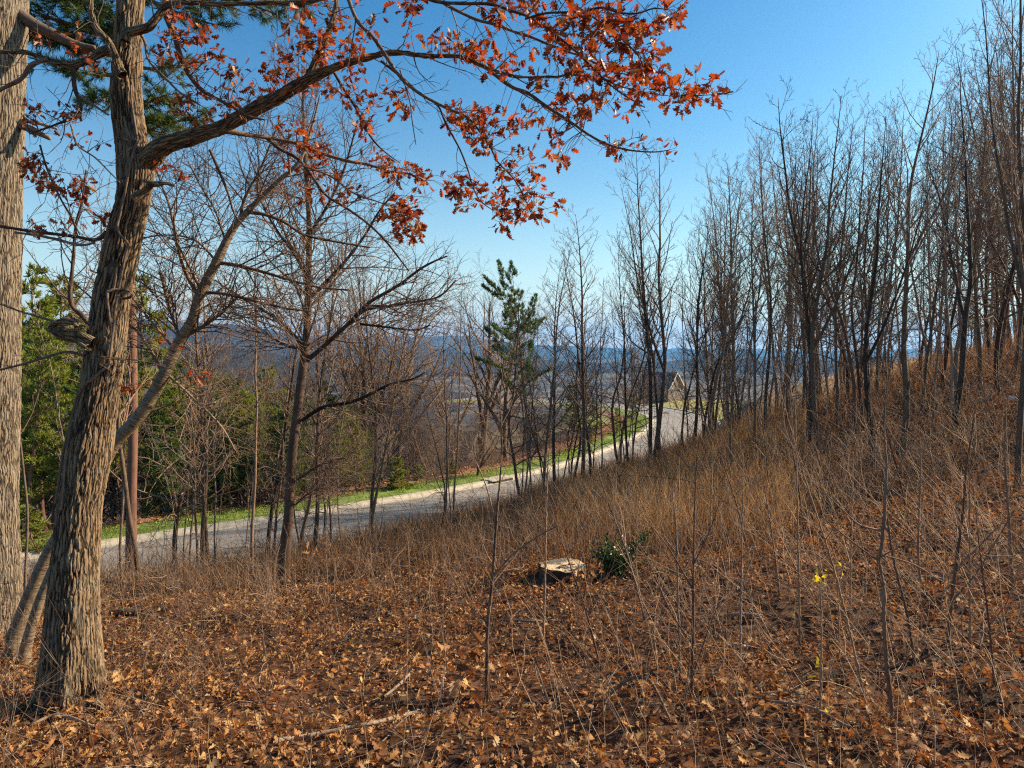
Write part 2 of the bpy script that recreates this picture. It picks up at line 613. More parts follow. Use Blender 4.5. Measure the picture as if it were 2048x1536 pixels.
def mat_asphalt():
    m, nt, b = nodes('asphalt')
    g = nt.nodes.new('ShaderNodeNewGeometry')
    pos = g.outputs['Position']
    n1 = noise(nt, pos, 60, 4, .8)
    n2 = noise(nt, pos, .9, 5, .65)
    c = ramp(nt, n2, [(.3, (.2, .17, .145)), (.7, (.32, .275, .23))])
    c = mixc(nt, c, ramp(nt, n1, [(.3, (.7, .7, .7)), (.7, (1.25, 1.25, 1.25))]), 1.0, 'MULTIPLY')
    # sealed cracks
    vo = N(nt, 'ShaderNodeTexVoronoi', feature='DISTANCE_TO_EDGE', Scale=.23)
    wv_ = N(nt, 'ShaderNodeTexNoise', Scale=.8, Detail=5)
    nt.links.new(pos, wv_.inputs['Vector'])
    va_ = nt.nodes.new('ShaderNodeVectorMath')
    va_.operation = 'MULTIPLY_ADD'
    va_.inputs[1].default_value = (2, 2, 2)
    nt.links.new(wv_.outputs['Color'], va_.inputs[0])
    nt.links.new(pos, va_.inputs[2])
    nt.links.new(va_.outputs[0], vo.inputs['Vector'])
    c = mixc(nt, (.12, .11, .1), c, ramp(nt, vo.outputs['Distance'], [(0, (0, 0, 0)), (.006, (1, 1, 1))]))
    nt.links.new(c, b.inputs['Base Color'])
    b.inputs['Roughness'].default_value = .8
    bump(nt, b, n1, .5, .01)
    return m


def mat_hill(name, a, bcol, c, scale):
    m, nt, b = nodes(name)
    g = nt.nodes.new('ShaderNodeNewGeometry')
    n1 = noise(nt, g.outputs['Position'], scale, 6, .7)
    n2 = noise(nt, g.outputs['Position'], scale * 8, 4, .7)
    f = math_(nt, 'ADD', math_(nt, 'MULTIPLY', n1, .55), math_(nt, 'MULTIPLY', n2, .5))
    col = ramp(nt, f, [(.38, a), (.52, bcol), (.66, c)])
    nt.links.new(col, b.inputs['Base Color'])
    b.inputs['Roughness'].default_value = 1
    b.inputs['Specular IOR Level'].default_value = 0
    return m


M['ground'] = mat_ground()
M['asphalt'] = mat_asphalt()
M['kerb'] = mat_plain('kerb_concrete', (.42, .35, .26), .85, .25, 3, .004)
M['verge'] = mat_plain('verge_soil', (.15, .2, .03), .9, .5, 2, .02)
M['leafstrip'] = mat_plain('leaf_strip', (.26, .13, .07), .9, .5, 9, .03)
M['lawn'] = mat_plain('winter_lawn', (.32, .27, .07), .9, .3, .5, .02)
M['field'] = mat_plain('broomsedge_field', (.42, .25, .1), .9, .35, .8, .03)

# ------------------------------------------------------------------ ground sheet
az = np.concatenate([np.radians(np.linspace(-58, 58, 420)), np.radians(np.linspace(58, 302, 90))[1:-1]])
rr = np.concatenate([[.02], np.geomspace(.6, 9300, 300)])
AZ, RR = np.meshgrid(az, rr)
X, Y = RR * np.sin(AZ), RR * np.cos(AZ)
Z = height(X.ravel(), Y.ravel())
V = np.c_[X.ravel(), Y.ravel(), Z]
na, nr = len(az), len(rr)
ii = np.arange(nr - 1)[:, None] * na
jj = np.arange(na)[None]
j2 = (jj + 1) % na
fq = np.stack([ii + jj, ii + na + jj, ii + na + j2, ii + j2], -1).reshape(-1, 4)[:, ::-1]
g = MB()
g.add(V, None, fq)
g.build('ground', M['ground'], kind='structure')


# ------------------------------------------------------------------ road, kerbs, verge
def ribbon(name, mat, off0, off1, dz, i0=0, i1=None, nacross=4, kind='structure', hfun=None, crown=0):
    P, Nn = RF[i0:i1], RN[i0:i1]
    offs = np.linspace(off0, off1, nacross)
    V = []
    for o_ in offs:
        q = P + Nn * o_
        z = road_z(P[:, 1]) + dz if hfun is None else hfun(q, o_)
        V.append(np.c_[q, z])
    V = np.stack(V, 1)
    k = len(P)
    i = np.arange(k - 1)[:, None] * nacross
    j = np.arange(nacross - 1)[None]
    f = np.stack([i + j, i + nacross + j, i + nacross + j + 1, i + j + 1], -1).reshape(-1, 4)
    b = MB()
    b.add(V.reshape(-1, 3), None, f[:, ::-1])
    return b.build(name, mat, kind=kind)


ribbon('road', M['asphalt'], .0, ROAD_W, 0)


def kerb(name, o0, o1):
    b = MB()
    prof = [(o0, -.15), (o0, .13), (o0 + (o1 - o0) * .12, .15), (o0 + (o1 - o0) * .45, .14), (o0 + (o1 - o0) * .6, .03), (o1, .006)]
    P, Nn = RF, RN
    V = np.stack([np.c_[P + Nn * o_, road_z(P[:, 1]) + z] for o_, z in prof], 1)
    k, m_ = V.shape[:2]
    i = np.arange(k - 1)[:, None] * m_
    j = np.arange(m_ - 1)[None]
    f = np.stack([i + j, i + m_ + j, i + m_ + j + 1, i + j + 1], -1).reshape(-1, 4)
    b.add(V.reshape(-1, 3), None, f)
    return b.build(name, M['kerb'], kind='structure', smooth=False)


kerb('kerb', -.45, .35)
kerb('kerb', ROAD_W + .45, ROAD_W - .35)


def vh(q, o_):
    return road_z(q[:, 1]) + .11 + np.where(-o_ > 1, -.03 * (-o_ - 1), 0) + (vnoise(q[:, 0] * 1.5, q[:, 1] * 1.5) - .5) * .08 * (o_ < -.6)


ribbon('grass_verge', M['verge'], -.44, -2.8, 0, nacross=6, hfun=vh)
ribbon('leaf_strewn_strip', M['leafstrip'], -2.75, -4.6, 0, nacross=5, hfun=lambda q, o_: vh(q, o_) + .012 + (vnoise(q[:, 0] * 3, q[:, 1] * 3) - .5) * .12 - .12 * (o_ < -4))


def patch(name, mat, pts, dz=.05, n=40, kind='structure'):
    """a sheet of ground cover draped over the terrain inside a quad of plan points"""
    p = np.array(pts, float)
    s, t = np.meshgrid(np.linspace(0, 1, n), np.linspace(0, 1, n))
    Q = (p[0] * ((1 - s) * (1 - t))[..., None] + p[1] * (s * (1 - t))[..., None] + p[2] * (s * t)[..., None] + p[3] * ((1 - s) * t)[..., None])
    x, y = Q[..., 0].ravel(), Q[..., 1].ravel()
    edge = np.minimum(np.minimum(s, 1 - s), np.minimum(t, 1 - t)).ravel()
    z = height(x, y) + dz - .5 * (edge < .001)
    i = np.arange(n - 1)[:, None] * n
    j = np.arange(n - 1)[None]
    f = np.stack([i + j, i + j + 1, i + n + j + 1, i + n + j], -1).reshape(-1, 4)
    b = MB()
    b.add(np.c_[x, y, z], None, f)
    return b.build(name, mat, kind=kind)


patch('lawn', M['lawn'], [(19.5, 72), (36, 72), (62, 190), (14, 190)], .12, 60)
patch('hay_field', M['field'], [(9, 26), (60, 24), (80, 110), (24, 70)], .1, 70)


# ------------------------------------------------------------------ hills
def ridge(name, prof, D, depth, mat, base=-80, bumpy=3, n=500):
    """a hill range: silhouette heights along x, its slope coming down towards us and away behind"""
    prof = np.array(prof, float)
    pxs = np.linspace(prof[0, 0], prof[-1, 0], n)
    ys = np.interp(pxs, prof[:, 0], prof[:, 1])
    ys = np.convolve(np.pad(ys, 8, 'edge'), np.ones(17) / 17, 'valid')
    top = np.array([at(a, b_, D) for a, b_ in zip(pxs, ys)])
    rows = 34
    V = np.zeros((rows, n, 3))
    for r_ in range(rows):
        t = r_ / (rows - 1) * 1.35
        y = D - depth * (1 - t)
        s = smst(0, 1, t) if t <= 1 else 1 - smst(1, 1.6, t)
        x = top[:, 0] * (.75 + .25 * min(t, 1))
        nz = (vnoise(x / (depth * .12) + 3, np.full(n, y / (depth * .16))) - .5) * depth * .05 * math.sin(PI * min(t, 1))
        fz = (vnoise(x / (depth * .012), np.full(n, y / (depth * .012))) - .5) * bumpy * 2
        V[r_] = np.c_[x, np.full(n, y), base + (top[:, 2] - base) * s + nz + fz * min(1, t * 3)]
    i = np.arange(rows - 1)[:, None] * n
    j = np.arange(n - 1)[None]
    f = np.stack([i + j, i + j + 1, i + n + j + 1, i + n + j], -1).reshape(-1, 4)
    b = MB()
    b.add(V.reshape(-1, 3), None, f)
    return b.build(name, mat, kind='structure')


M['hill_near'] = mat_hill('wooded_hill', (.012, .017, .02), (.03, .03, .03), (.06, .047, .036), .03)
M['hill_far'] = mat_hill('far_mountain', (.012, .022, .025), (.022, .032, .032), (.035, .04, .036), .006)
ridge('mountains', [(-1200, 690), (0, 676), (300, 664), (520, 668), (640, 676), (700, 668), (740, 668), (800, 684), (832, 680), (865, 668), (900, 664), (950, 674), (1010, 686), (1100, 694), (1300, 700), (1600, 702), (3300, 690)], 8200, 2600, M['hill_far'], -80, 5)
ridge('hills', [(-1200, 684), (-300, 668), (200, 640), (330, 646), (420, 644), (470, 652), (540, 656), (600, 676), (700, 694), (800, 704), (850, 692), (900, 697), (960, 712), (1040, 722), (1200, 728), (1500, 724), (3300, 700)], 3300, 1500, M['hill_near'], -80, 4)
ridge('wooded_rise', [(-1500, 690), (0, 668), (300, 676), (420, 690), (520, 705), (640, 724), (760, 752), (900, 790), (1000, 830), (1200, 860)], 1100, 500, M['hill_near'], -80, 3)


# ------------------------------------------------------------------ tree growing
def rot_about(v, axis, ang):
    c, s = math.cos(ang), math.sin(ang)
    return v * c + np.cross(axis, v) * s + axis * axis.dot(v) * (1 - c)


def branch_path(p, d, L, k, rng, up=.3, wob=.12):
    pts = [p]
    d = d / np.linalg.norm(d)
    st = L / k
    for i in range(k):
        d = d + rng.normal(0, wob, 3) + np.array((0, 0, up)) / k
        d /= np.linalg.norm(d)
        p = p + d * st
        pts.append(p)
    return np.array(pts)


def sprout(mb, P, rad, rng, lv, n, L, ang, up=.35, wob=.12, start=.25, rmin=.003, sub=(5, .45), shrink=.55, ratio=.55, az0=None, conic=.6, tips=None, subdec=.8, thick_=.015):
    """side branches along polyline P, recursively"""
    seg = np.linalg.norm(np.diff(P, axis=0), axis=1)
    cum = np.r_[0, np.cumsum(seg)]
    tot = cum[-1]
    a = rng.uniform(0, 2 * PI)
    for i in range(n):
        t = start + (1 - start) * (i + rng.uniform(.1, .9)) / n
        s = t * tot
        k = min(len(seg) - 1, int(np.searchsorted(cum, s)) - 1)
        k = max(k, 0)
        f = (s - cum[k]) / max(seg[k], 1e-6)
        p = P[k] * (1 - f) + P[k + 1] * f
        r = rad[k] * (1 - f) + rad[k + 1] * f
        T = (P[k + 1] - P[k]) / max(seg[k], 1e-6)
        a += 2.4 + rng.uniform(-.5, .5)
        ax = np.cross(T, np.array((.3, .2, .9)) if abs(T[2]) < .9 else np.array((1., 0, 0)))
        ax /= np.linalg.norm(ax)
        d = rot_about(T, ax, ang * rng.uniform(.75, 1.25))
        d = rot_about(d, T, a)
        Lb = L * (1 - conic * (t - start) / max(1e-3, 1 - start)) * rng.uniform(.6, 1.25)
        kk = 5 if lv >= 2 else (4 if lv == 1 else 3)
        Q = branch_path(p, d, Lb, kk, rng, up, wob)
        r0 = max(rmin, min(r * ratio, Lb * thick_))
        rb = np.linspace(r0, max(rmin * .6, r0 * .3), len(Q))
        mb.tube(Q, rb, 5 if lv >= 2 else 3, cap=False)
        if tips is not None and lv == 0:
            tips.append((Q[-1], Q[-1] - Q[-2]))
        if lv > 0:
            sprout(mb, Q, rb, rng, lv - 1, max(2, int(sub[0] * (Lb / L) ** .5)), Lb * sub[1], ang * .95, up * .8, wob * 1.15, .2, rmin, (sub[0] * subdec, sub[1]), shrink, .6, None, .45, tips, subdec)


def tree_variant(seed, H=10.0, r0=.08, n1=26, L1=2.6, ang=.75, up=.8, wob=.12, start=.3, lv=2, sub=(7, .42), tw=.05, rmin=.005, fork=None, lean=0, conic=.65):
    """returns (trunk_mesh, branches_mesh) built about the origin"""
    rng = np.random.default_rng(seed)
    k = 14
    P = [np.array((0, 0, -.25))]
    d = np.array((lean, 0, 1.))
    d /= np.linalg.norm(d)
    for i in range(k):
        d = d + np.array((*rng.normal(0, tw, 2), 0)) + np.array((-P[-1][0] * .01, -P[-1][1] * .01, .06))
        d /= np.linalg.norm(d)
        P.append(P[-1] + d * (H + .25) / k)
    P = np.array(P)
    P = spline(P, 2)
    t = np.linspace(0, 1, len(P))
    rad = r0 * (1 - t) ** .8 * (1 + .5 * np.exp(-t * 30)) + rmin
    tr = MB()
    tr.tube(P, rad, 8)
    br = MB()
    if fork:
        for ft, fa, fl in fork:
            k0 = int(ft * (len(P) - 1))
            T = P[k0 + 1] - P[k0]
            T /= np.linalg.norm(T)
            dd = T + np.array((math.cos(fa), math.sin(fa), 0)) * .55
            Q = branch_path(P[k0], dd, fl * H, 9, rng, .5, .07)
            Q = spline(Q, 2)
            rq = np.linspace(rad[k0] * .8, rmin, len(Q))
            tr.tube(Q, rq, 7)
            sprout(br, Q, rq, rng, lv, int(n1 * .6), L1 * .8, ang, up, wob, .15, rmin, sub, conic=conic)
    sprout(br, P, rad, rng, lv, n1, L1, ang, up, wob, start, rmin, sub, conic=conic)
    return tr, br


VAR = {}


def reg(name, tm, bm_, *a, **k):
    t, b = tree_variant(*a, **k)
    VAR[name] = (t.mesh(name + '_trunk', M[tm]), b.mesh(name + '_branches', M[bm_]))


reg('pole1', 'wood_bark', 'brown_twig', 11, n1=36, L1=2.0, ang=.8, up=.65, start=.30, r0=0.065, tw=.03)
reg('pole2', 'wood_bark', 'brown_twig', 12, n1=32, L1=2.1, ang=.7, up=.8, start=.38, r0=0.057, tw=.04)
reg('pole3', 'wood_bark', 'pale_twig', 13, n1=36, L1=1.9, ang=.78, up=.7, start=.25, r0=0.053, tw=.03)
reg('pole4', 'wood_bark', 'brown_twig', 14, n1=22, L1=2.2, ang=.7, up=.7, start=.35, r0=0.076, tw=.05, fork=[(.35, .8, .6)])
M['pale_trunk'] = mat_bark('pale_woodland_bark', (.34, .26, .18), (.1, .065, .042), 24)
reg('pole5', 'pale_trunk', 'pale_twig', 41, n1=26, L1=2.6, ang=.75, up=.6, start=.45, r0=.065, tw=.06)
reg('pole6', 'pale_trunk', 'brown_twig', 42, n1=22, L1=3.0, ang=.9, up=.45, start=.5, r0=.075, tw=.08, wob=.18)
reg('fork1', 'wood_bark', 'brown_twig', 15, n1=15, L1=2.3, ang=.75, up=.55, start=.45, r0=0.087, tw=.05, fork=[(.33, 0, .62), (.42, 2.8, .55)])
reg('fork2', 'wood_bark', 'pale_twig', 16, n1=18, L1=2.6, ang=.8, up=.5, start=.4, r0=0.076, tw=.06, fork=[(.5, 3.3, .45)])
reg('messy1', 'red_bark', 'brown_twig', 17, n1=30, L1=2.6, ang=1.1, up=.25, wob=.22, start=.2, r0=0.061, tw=.08, sub=(8, .45))
reg('messy2', 'wood_bark', 'pale_twig', 18, n1=28, L1=2.5, ang=1.0, up=.3, wob=.2, start=.22, r0=0.057, tw=.09, sub=(8, .45))
reg('thin1', 'brown_twig', 'brown_twig', 19, n1=18, L1=1.6, ang=.6, up=.8, start=.4, r0=0.034, tw=.05, sub=(5, .4))
reg('thin2', 'pale_twig', 'pale_twig', 20, n1=16, L1=1.5, ang=.65, up=.7, start=.35, r0=0.030, tw=.07, sub=(5, .4))
reg('broad1', 'wood_bark', 'brown_twig', 21, H=12, n1=18, L1=5.5, ang=.85, up=.6, wob=.16, start=.2, r0=.26, tw=.05, sub=(8, .5), rmin=.009, fork=[(.22, .5, .7), (.28, 3.4, .65), (.33, 1.9, .55)], conic=.4)
reg('broad2', 'wood_bark', 'brown_twig', 22, H=12, n1=20, L1=5.0, ang=.9, up=.5, wob=.17, start=.2, r0=.24, tw=.07, sub=(8, .5), rmin=.009, fork=[(.2, 2.5, .7), (.3, 5.4, .6)], conic=.4)
reg('bush', 'brown_twig', 'brown_twig', 23, H=4, n1=26, L1=2.2, ang=.9, up=.4, wob=.2, start=.05, r0=.035, tw=.12, sub=(7, .5), rmin=.004, conic=.3)

reg('bush_pale', 'pale_twig', 'pale_twig', 24, H=4, n1=26, L1=2.2, ang=.9, up=.3, wob=.24, start=.05, r0=.035, tw=.12, sub=(7, .5), rmin=.004, conic=.3)


def place_tree(var, x, y, Hgt, label, group=None, name='bare_tree', cat='tree', lean=(0, 0), rz=None, thick=1.0, trunk_len=None, z=None):
    H0 = 12.0 if var.startswith('broad') else (4.0 if var.startswith('bush') else 10.0)
    o = empty(name, (x, y, hz(x, y) if z is None else z), label, cat, group)
    s = Hgt / H0
    o.scale = (s * thick, s * thick, s)
    # lean = horizontal shift of the top, in metres
    o.rotation_euler = Matrix.Rotation(0, 3, 'Z').to_euler()
    lx, ly = lean
    ax = Vector((-ly, lx, 0))
    ang = math.atan2(math.hypot(lx, ly), Hgt)
    rzv = random.uniform(0, 2 * PI) if rz is None else rz
    q = (Matrix.Rotation(ang, 3, ax.normalized()) if ang > 1e-4 else Matrix.Identity(3)) @ Matrix.Rotation(rzv, 3, 'Z')
    o.rotation_euler = q.to_euler()
    for nm, me in zip(('trunk', 'branches'), VAR[var]):
        c = bpy.data.objects.new(nm, me)
        C.objects.link(c)
        c.parent = o
    return o


def tree_px(var, px, D, pxt, yt, label, group=None, name='bare_tree', **k):
    """a tree whose foot stands on the terrain at column px, D metres out, and whose top comes at pxt, yt"""
    x = (px - 1024) / F * D
    z = hz(x, D)
    top = at(pxt, yt, D)
    return place_tree(var, x, D, top[2] - z, label, group, name, lean=(top[0] - x, random.uniform(-.3, .3)), **k)


# ------------------------------------------------------------------ the big oak in the foreground
def pxpath(pts, D=None, n=4):
    """rows of (px, py, width px[, D]) -> points, radii"""
    rows = []
    for r_ in pts:
        Dp = r_[3] if len(r_) > 3 else D
        p = at(r_[0], r_[1], Dp)
        rows.append((*p, r_[2] / 2 / F * Dp))
    S = spline(rows, n) if n > 1 else np.array(rows)
    return S[:, :3], np.maximum(S[:, 3], .0012)


def resample(P, rad, step):
    seg = np.r_[0, np.cumsum(np.linalg.norm(np.diff(P, axis=0), axis=1))]
    m = max(4, int(seg[-1] / step))
    s = np.linspace(0, seg[-1], m)
    return np.stack([np.interp(s, seg, P[:, i]) for i in range(3)], 1), np.interp(s, seg, rad)


OD = 4.2
oak_base = at(140, 1424, OD)
oak_base[2] = hz(oak_base[0], oak_base[1])
oak = empty('oak_tree', tuple(oak_base), 'large ridged-bark oak leaning in the left foreground, holding rust-orange leaves', 'tree')
trunk_rows = [(128, 1500, 165), (140, 1430, 142), (143, 1380, 126), (145, 1300, 115), (147, 1200, 103), (153, 1100, 94), (160, 1010, 86), (170, 950, 86), (178, 900, 87),
              (196, 800, 79), (210, 700, 80), (223, 600, 73), (241, 512, 71), (255, 450, 70), (267, 400, 68), (272, 340, 74), (262, 270, 66), (253, 200, 62), (255, 100, 56), (261, 0, 54), (266, -120, 50), (262, -300, 46), (255, -520, 36), (250, -900, 18)]
P, rad = pxpath(trunk_rows, OD, 6)
P, rad = resample(P, rad, .009)
base_s = .33


def oak_mod(s, th):
    fl = np.exp(-np.maximum(s - base_s, 0) * 5.5)
    return 1 + fl * (.16 * np.sin(th * 4 + .7) + .12 * np.sin(th * 7 + 2)) + .03 * np.sin(th * 3 + s * 2.2) + .02 * np.sin(th * 2 - s * 5)


mb = MB(True)
lo = int(.78 * len(P))
rad = rad * .95
mb.tube(P[:lo], rad[:lo], 140, False, oak_mod)
mb.tube(P[lo - 1:], rad[lo - 1:], 40, False)
mb.build('trunk', M['oak'], oak)

anchors = []       # points on leafy limbs: (x, y, z, radius)
rngo = np.random.default_rng(5)


def limb(rows, D, name='limb', mat='oak_limb', sides=24, step=.012, twigs=0, L=.4, parent=None, leafy=True, par_loc=None, lv=1, ang=.8, up=.1, sub=(4, .5), rmin=.0018, wob=.16):
    P, rad = pxpath(rows, D, 6)
    P2, r2 = resample(P, rad * .9, step)
    big = mat in ('oak_limb', 'oak', 'grey_bark')
    mbl = MB(big)
    mod = (lambda s, th: 1 + .06 * np.sin(th * 3 + s * 9) + .05 * np.sin(s * 31 + th)) if big else (lambda s, th: 1 + .08 * np.sin(s * 47 + th * 2))
    mbl.tube(P2, r2, sides, True, mod)
    o = mbl.build(name, M[mat], parent or oak)
    if leafy:
        Pa, ra = resample(P, rad, .05)
        anchors.extend([(*p, r_) for p, r_ in zip(Pa, ra)])
    if twigs:
        t = MB()
        sprout(t, P, rad, rngo, lv, twigs, L, ang, up, wob, .12, rmin, sub, ratio=.45)
        to = t.build('twig', M['oak_twig'], parent or oak)
        to['kind'] = 'stuff'
    return o


# right-hand main limb, arching over and out to the right
limb([(270, 345, 50, 4.2), (300, 312, 50, 4.17), (335, 288, 40, 4.15), (400, 270, 35, 4.15), (450, 252, 32, 4.2), (512, 216, 33, 4.2), (560, 192, 30, 4.2), (600, 170, 28, 4.2), (640, 148, 24, 4.15),
      (680, 131, 18, 4.1), (730, 116, 16, 4.05), (790, 105, 14, 4), (850, 112, 13, 3.95), (920, 113, 12, 3.9), (960, 130, 11, 3.85), (1024, 152, 9, 3.8), (1100, 154, 8, 3.7), (1150, 150, 7, 3.65), (1200, 155, 6, 3.6),
      (1230, 168, 6, 3.55), (1270, 180, 5, 3.5), (1320, 190, 4.5, 3.5), (1380, 192, 3.5, 3.5), (1440, 188, 2.5, 3.5), (1468, 182, 1.6, 3.5)], None, sides=56, step=.008, twigs=26, L=.38)
limb([(608, 172, 24), (625, 140, 20), (640, 108, 18), (655, 70, 16), (668, 30, 14), (676, -30, 12), (690, -200, 9), (700, -400, 6)], 4.2, sides=28, twigs=12, L=.45)
limb([(985, 146, 8, 3.8), (1024, 174, 8, 3.75), (1057, 187, 8), (1090, 211, 7), (1140, 243, 6), (1174, 267, 5.5), (1210, 287, 5), (1257, 300, 4), (1307, 304, 3), (1338, 300, 2)] if 0 else
     [(985, 146, 8, 3.8), (1024, 174, 8, 3.75), (1057, 187, 8, 3.7), (1090, 211, 7, 3.7), (1140, 243, 6, 3.65), (1174, 267, 5.5, 3.6), (1210, 287, 5, 3.6), (1257, 300, 4, 3.55), (1307, 304, 3, 3.5), (1338, 300, 2, 3.5)],
     None, mat='oak_twig', sides=8, step=.02, twigs=14, L=.28)
limb([(685, -40, 9), (712, 37, 8), (745, 73, 8), (769, 107, 8), (795, 147, 7.5), (825, 177, 7), (862, 200, 6.5), (895, 217, 6), (932, 233, 5.5), (955, 257, 5), (979, 290, 4.5), (995, 323, 4), (1024, 353, 3.5), (1044, 385, 3), (1062, 425, 2)], 3.85,
     mat='oak_twig', sides=8, step=.02, twigs=16, L=.3)
limb([(762, 122, 6), (802, 153, 6), (839, 187, 6), (875, 210, 5), (892, 247, 4.5), (919, 297, 4), (935, 337, 3.5), (945, 370, 3), (959, 400, 2.5), (985, 420, 2)], 4.0, mat='oak_twig', sides=7, step=.02, twigs=10, L=.25)
limb([(800, 140, 4), (819, 200, 3), (825, 247, 2.5), (832, 290, 1.6)], 3.95, mat='oak_twig', sides=6, step=.02, twigs=5, L=.15)
limb([(665, 140, 7), (689, 180, 6), (712, 217, 5), (729, 253, 4.5), (752, 287, 4), (780, 312, 2.5), (800, 325, 1.6)], 4.15, mat='oak_twig', sides=7, step=.02, twigs=10, L=.25)
limb([(450, 262, 14, 4.2), (512, 272, 9, 4.3), (545, 277, 8.5, 4.35), (595, 287, 8, 4.4), (645, 307, 8, 4.4), (695, 322, 7, 4.4), (739, 330, 6, 4.4), (775, 342, 5, 4.4), (820, 348, 4, 4.4), (850, 362, 2.5, 4.4)], None, mat='oak_twig', sides=8, step=.02, twigs=16, L=.32)
limb([(530, 273, 9), (560, 298, 8), (595, 317, 7.5), (625, 353, 7), (652, 390, 6.5), (699, 420, 5.5), (739, 450, 5), (772, 483, 4.5), (795, 512, 4), (818, 542, 3)], 4.5, mat='oak_twig', sides=8, step=.02, twigs=14, L=.35)
limb([(600, 330, 5), (660, 352, 4), (710, 388, 3.5), (760, 405, 3), (800, 425, 2.6), (825, 455, 2)], 4.3, mat='oak_twig', sides=6, step=.02, twigs=9, L=.2)
limb([(800, -40, 8), (862, 0, 7.5), (929, 7, 7), (979, 8, 7), (1024, 22, 6.5), (1057, 33, 6), (1084, 50, 6), (1114, 72, 5), (1157, 107, 4.5), (1200, 150, 4), (1240, 185, 3), (1290, 215, 2)], 3.5, mat='oak_twig', sides=8, step=.02, twigs=16, L=.3)
limb([(840, -40, 8), (879, 0, 7.5), (912, 20, 7), (955, 40, 6.5), (995, 50, 6.5), (1024, 62, 6), (1057, 72, 6), (1100, 90, 5.5), (1134, 103, 4.5), (1174, 117, 4), (1215, 140, 3), (1260, 150, 2)], 3.6, mat='oak_twig', sides=8, step=.02, twigs=14, L=.3)
limb([(1050, 38, 5), (1095, 26, 5), (1160, 24, 5), (1204, 15, 5), (1237, 25, 4.5), (1274, 27, 4), (1307, 17, 3), (1340, 20, 2)], 3.3, mat='oak_twig', sides=8, step=.02, twigs=12, L=.28)
limb([(1040, -60, 5), (1100, -20, 5), (1180, 30, 4.5), (1240, 75, 4), (1275, 110, 3), (1290, 140, 2)], 3.3, mat='oak_twig', sides=7, step=.02, twigs=12, L=.28)
# left-hand and upper limbs
limb([(232, 90, 24), (217, 97, 21), (173, 121, 19), (143, 130, 19), (110, 123, 14), (90, 117, 13), (43, 103, 12), (-10, 103, 11), (-120, 80, 9)], 4.1, sides=28, twigs=8, L=.4)
limb([(98, 118, 10), (63, 130, 10), (43, 157, 9), (0, 180, 8), (-60, 215, 6)], 4.05, mat='oak_twig', sides=10, twigs=4, L=.3)
limb([(147, 131, 12), (148, 165, 9), (153, 188, 9), (160, 203, 8), (157, 230, 7), (117, 247, 5), (60, 268, 3)], 4.1, mat='oak_twig', sides=10, twigs=10, L=.35)
limb([(155, 190, 6), (187, 210, 5), (217, 230, 4)], 4.1, mat='oak_twig', sides=7, twigs=4, L=.2)
limb([(246, 150, 26), (238, 138, 22), (230, 110, 18), (213, 77, 17), (193, 57, 15), (182, 20, 14), (180, -20, 13), (165, -200, 10)], 4.05, sides=28, twigs=5, L=.3)
limb([(250, 82, 26), (256, 66, 24), (277, 60, 22), (300, 50, 20), (320, 27, 18), (337, 9, 16), (367, 5, 14), (440, 8, 13), (512, 6, 12), (600, 5, 12), (650, -5, 10), (760, -60, 8)], 3.9, sides=28, twigs=16, L=.35)
limb([(326, 20, 14), (347, 67, 12), (360, 110, 11), (377, 147, 10), (400, 177, 9), (433, 197, 7), (463, 213, 6), (493, 231, 5), (530, 240, 3)], 3.95, mat='oak_twig', sides=12, twigs=14, L=.32)
limb([(275, 60, 6), (290, 85, 6), (297, 120, 5), (330, 155, 4.5), (360, 185, 4), (400, 210, 3)], 3.95, mat='oak_twig', sides=8, twigs=8, L=.3)
# lower left boughs
limb([(215, 466, 16), (207, 472, 12), (187, 480, 8), (150, 473, 7), (67, 463, 7), (0, 453, 6), (-60, 450, 5)], 4.15, mat='oak_twig', sides=9, twigs=10, L=.35)
limb([(190, 485, 5), (160, 490, 6), (110, 478, 6), (70, 470, 6), (30, 465, 5)], 4.1, mat='pale_twig', sides=8)
limb([(185, 655, 14), (165, 632, 11), (147, 615, 10), (140, 592, 9), (143, 555, 8), (147, 512, 7), (152, 450, 6), (165, 400, 5), (172, 340, 4)], 4.3, mat='oak_twig', sides=10, twigs=14, L=.45)
limb([(170, 712, 8), (133, 704, 6), (90, 715, 6), (43, 729, 5), (-10, 742, 4)], 4.1, mat='oak_twig', sides=8, twigs=6, L=.3)
limb([(110, 643, 6), (47, 625, 4), (0, 608, 3), (-40, 590, 2)], 4.1, mat='oak_twig', sides=6, twigs=3, L=.3)
limb([(142, 250, 4), (155, 290, 4), (190, 315, 3.5), (215, 340, 3), (240, 365, 2)], 4.0, mat='pale_twig', sides=6, twigs=8, L=.3)
limb([(80, 290, 4), (95, 340, 4), (120, 395, 4), (140, 430, 3.5), (160, 470, 3)], 4.0, mat='oak_twig', sides=6, twigs=12, L=.35)
limb([(420, 300, 7), (435, 335, 6), (452, 375, 6), (460, 400, 5), (470, 430, 4), (490, 455, 3)], 4.4, mat='oak_twig', sides=8, twigs=10, L=.35)
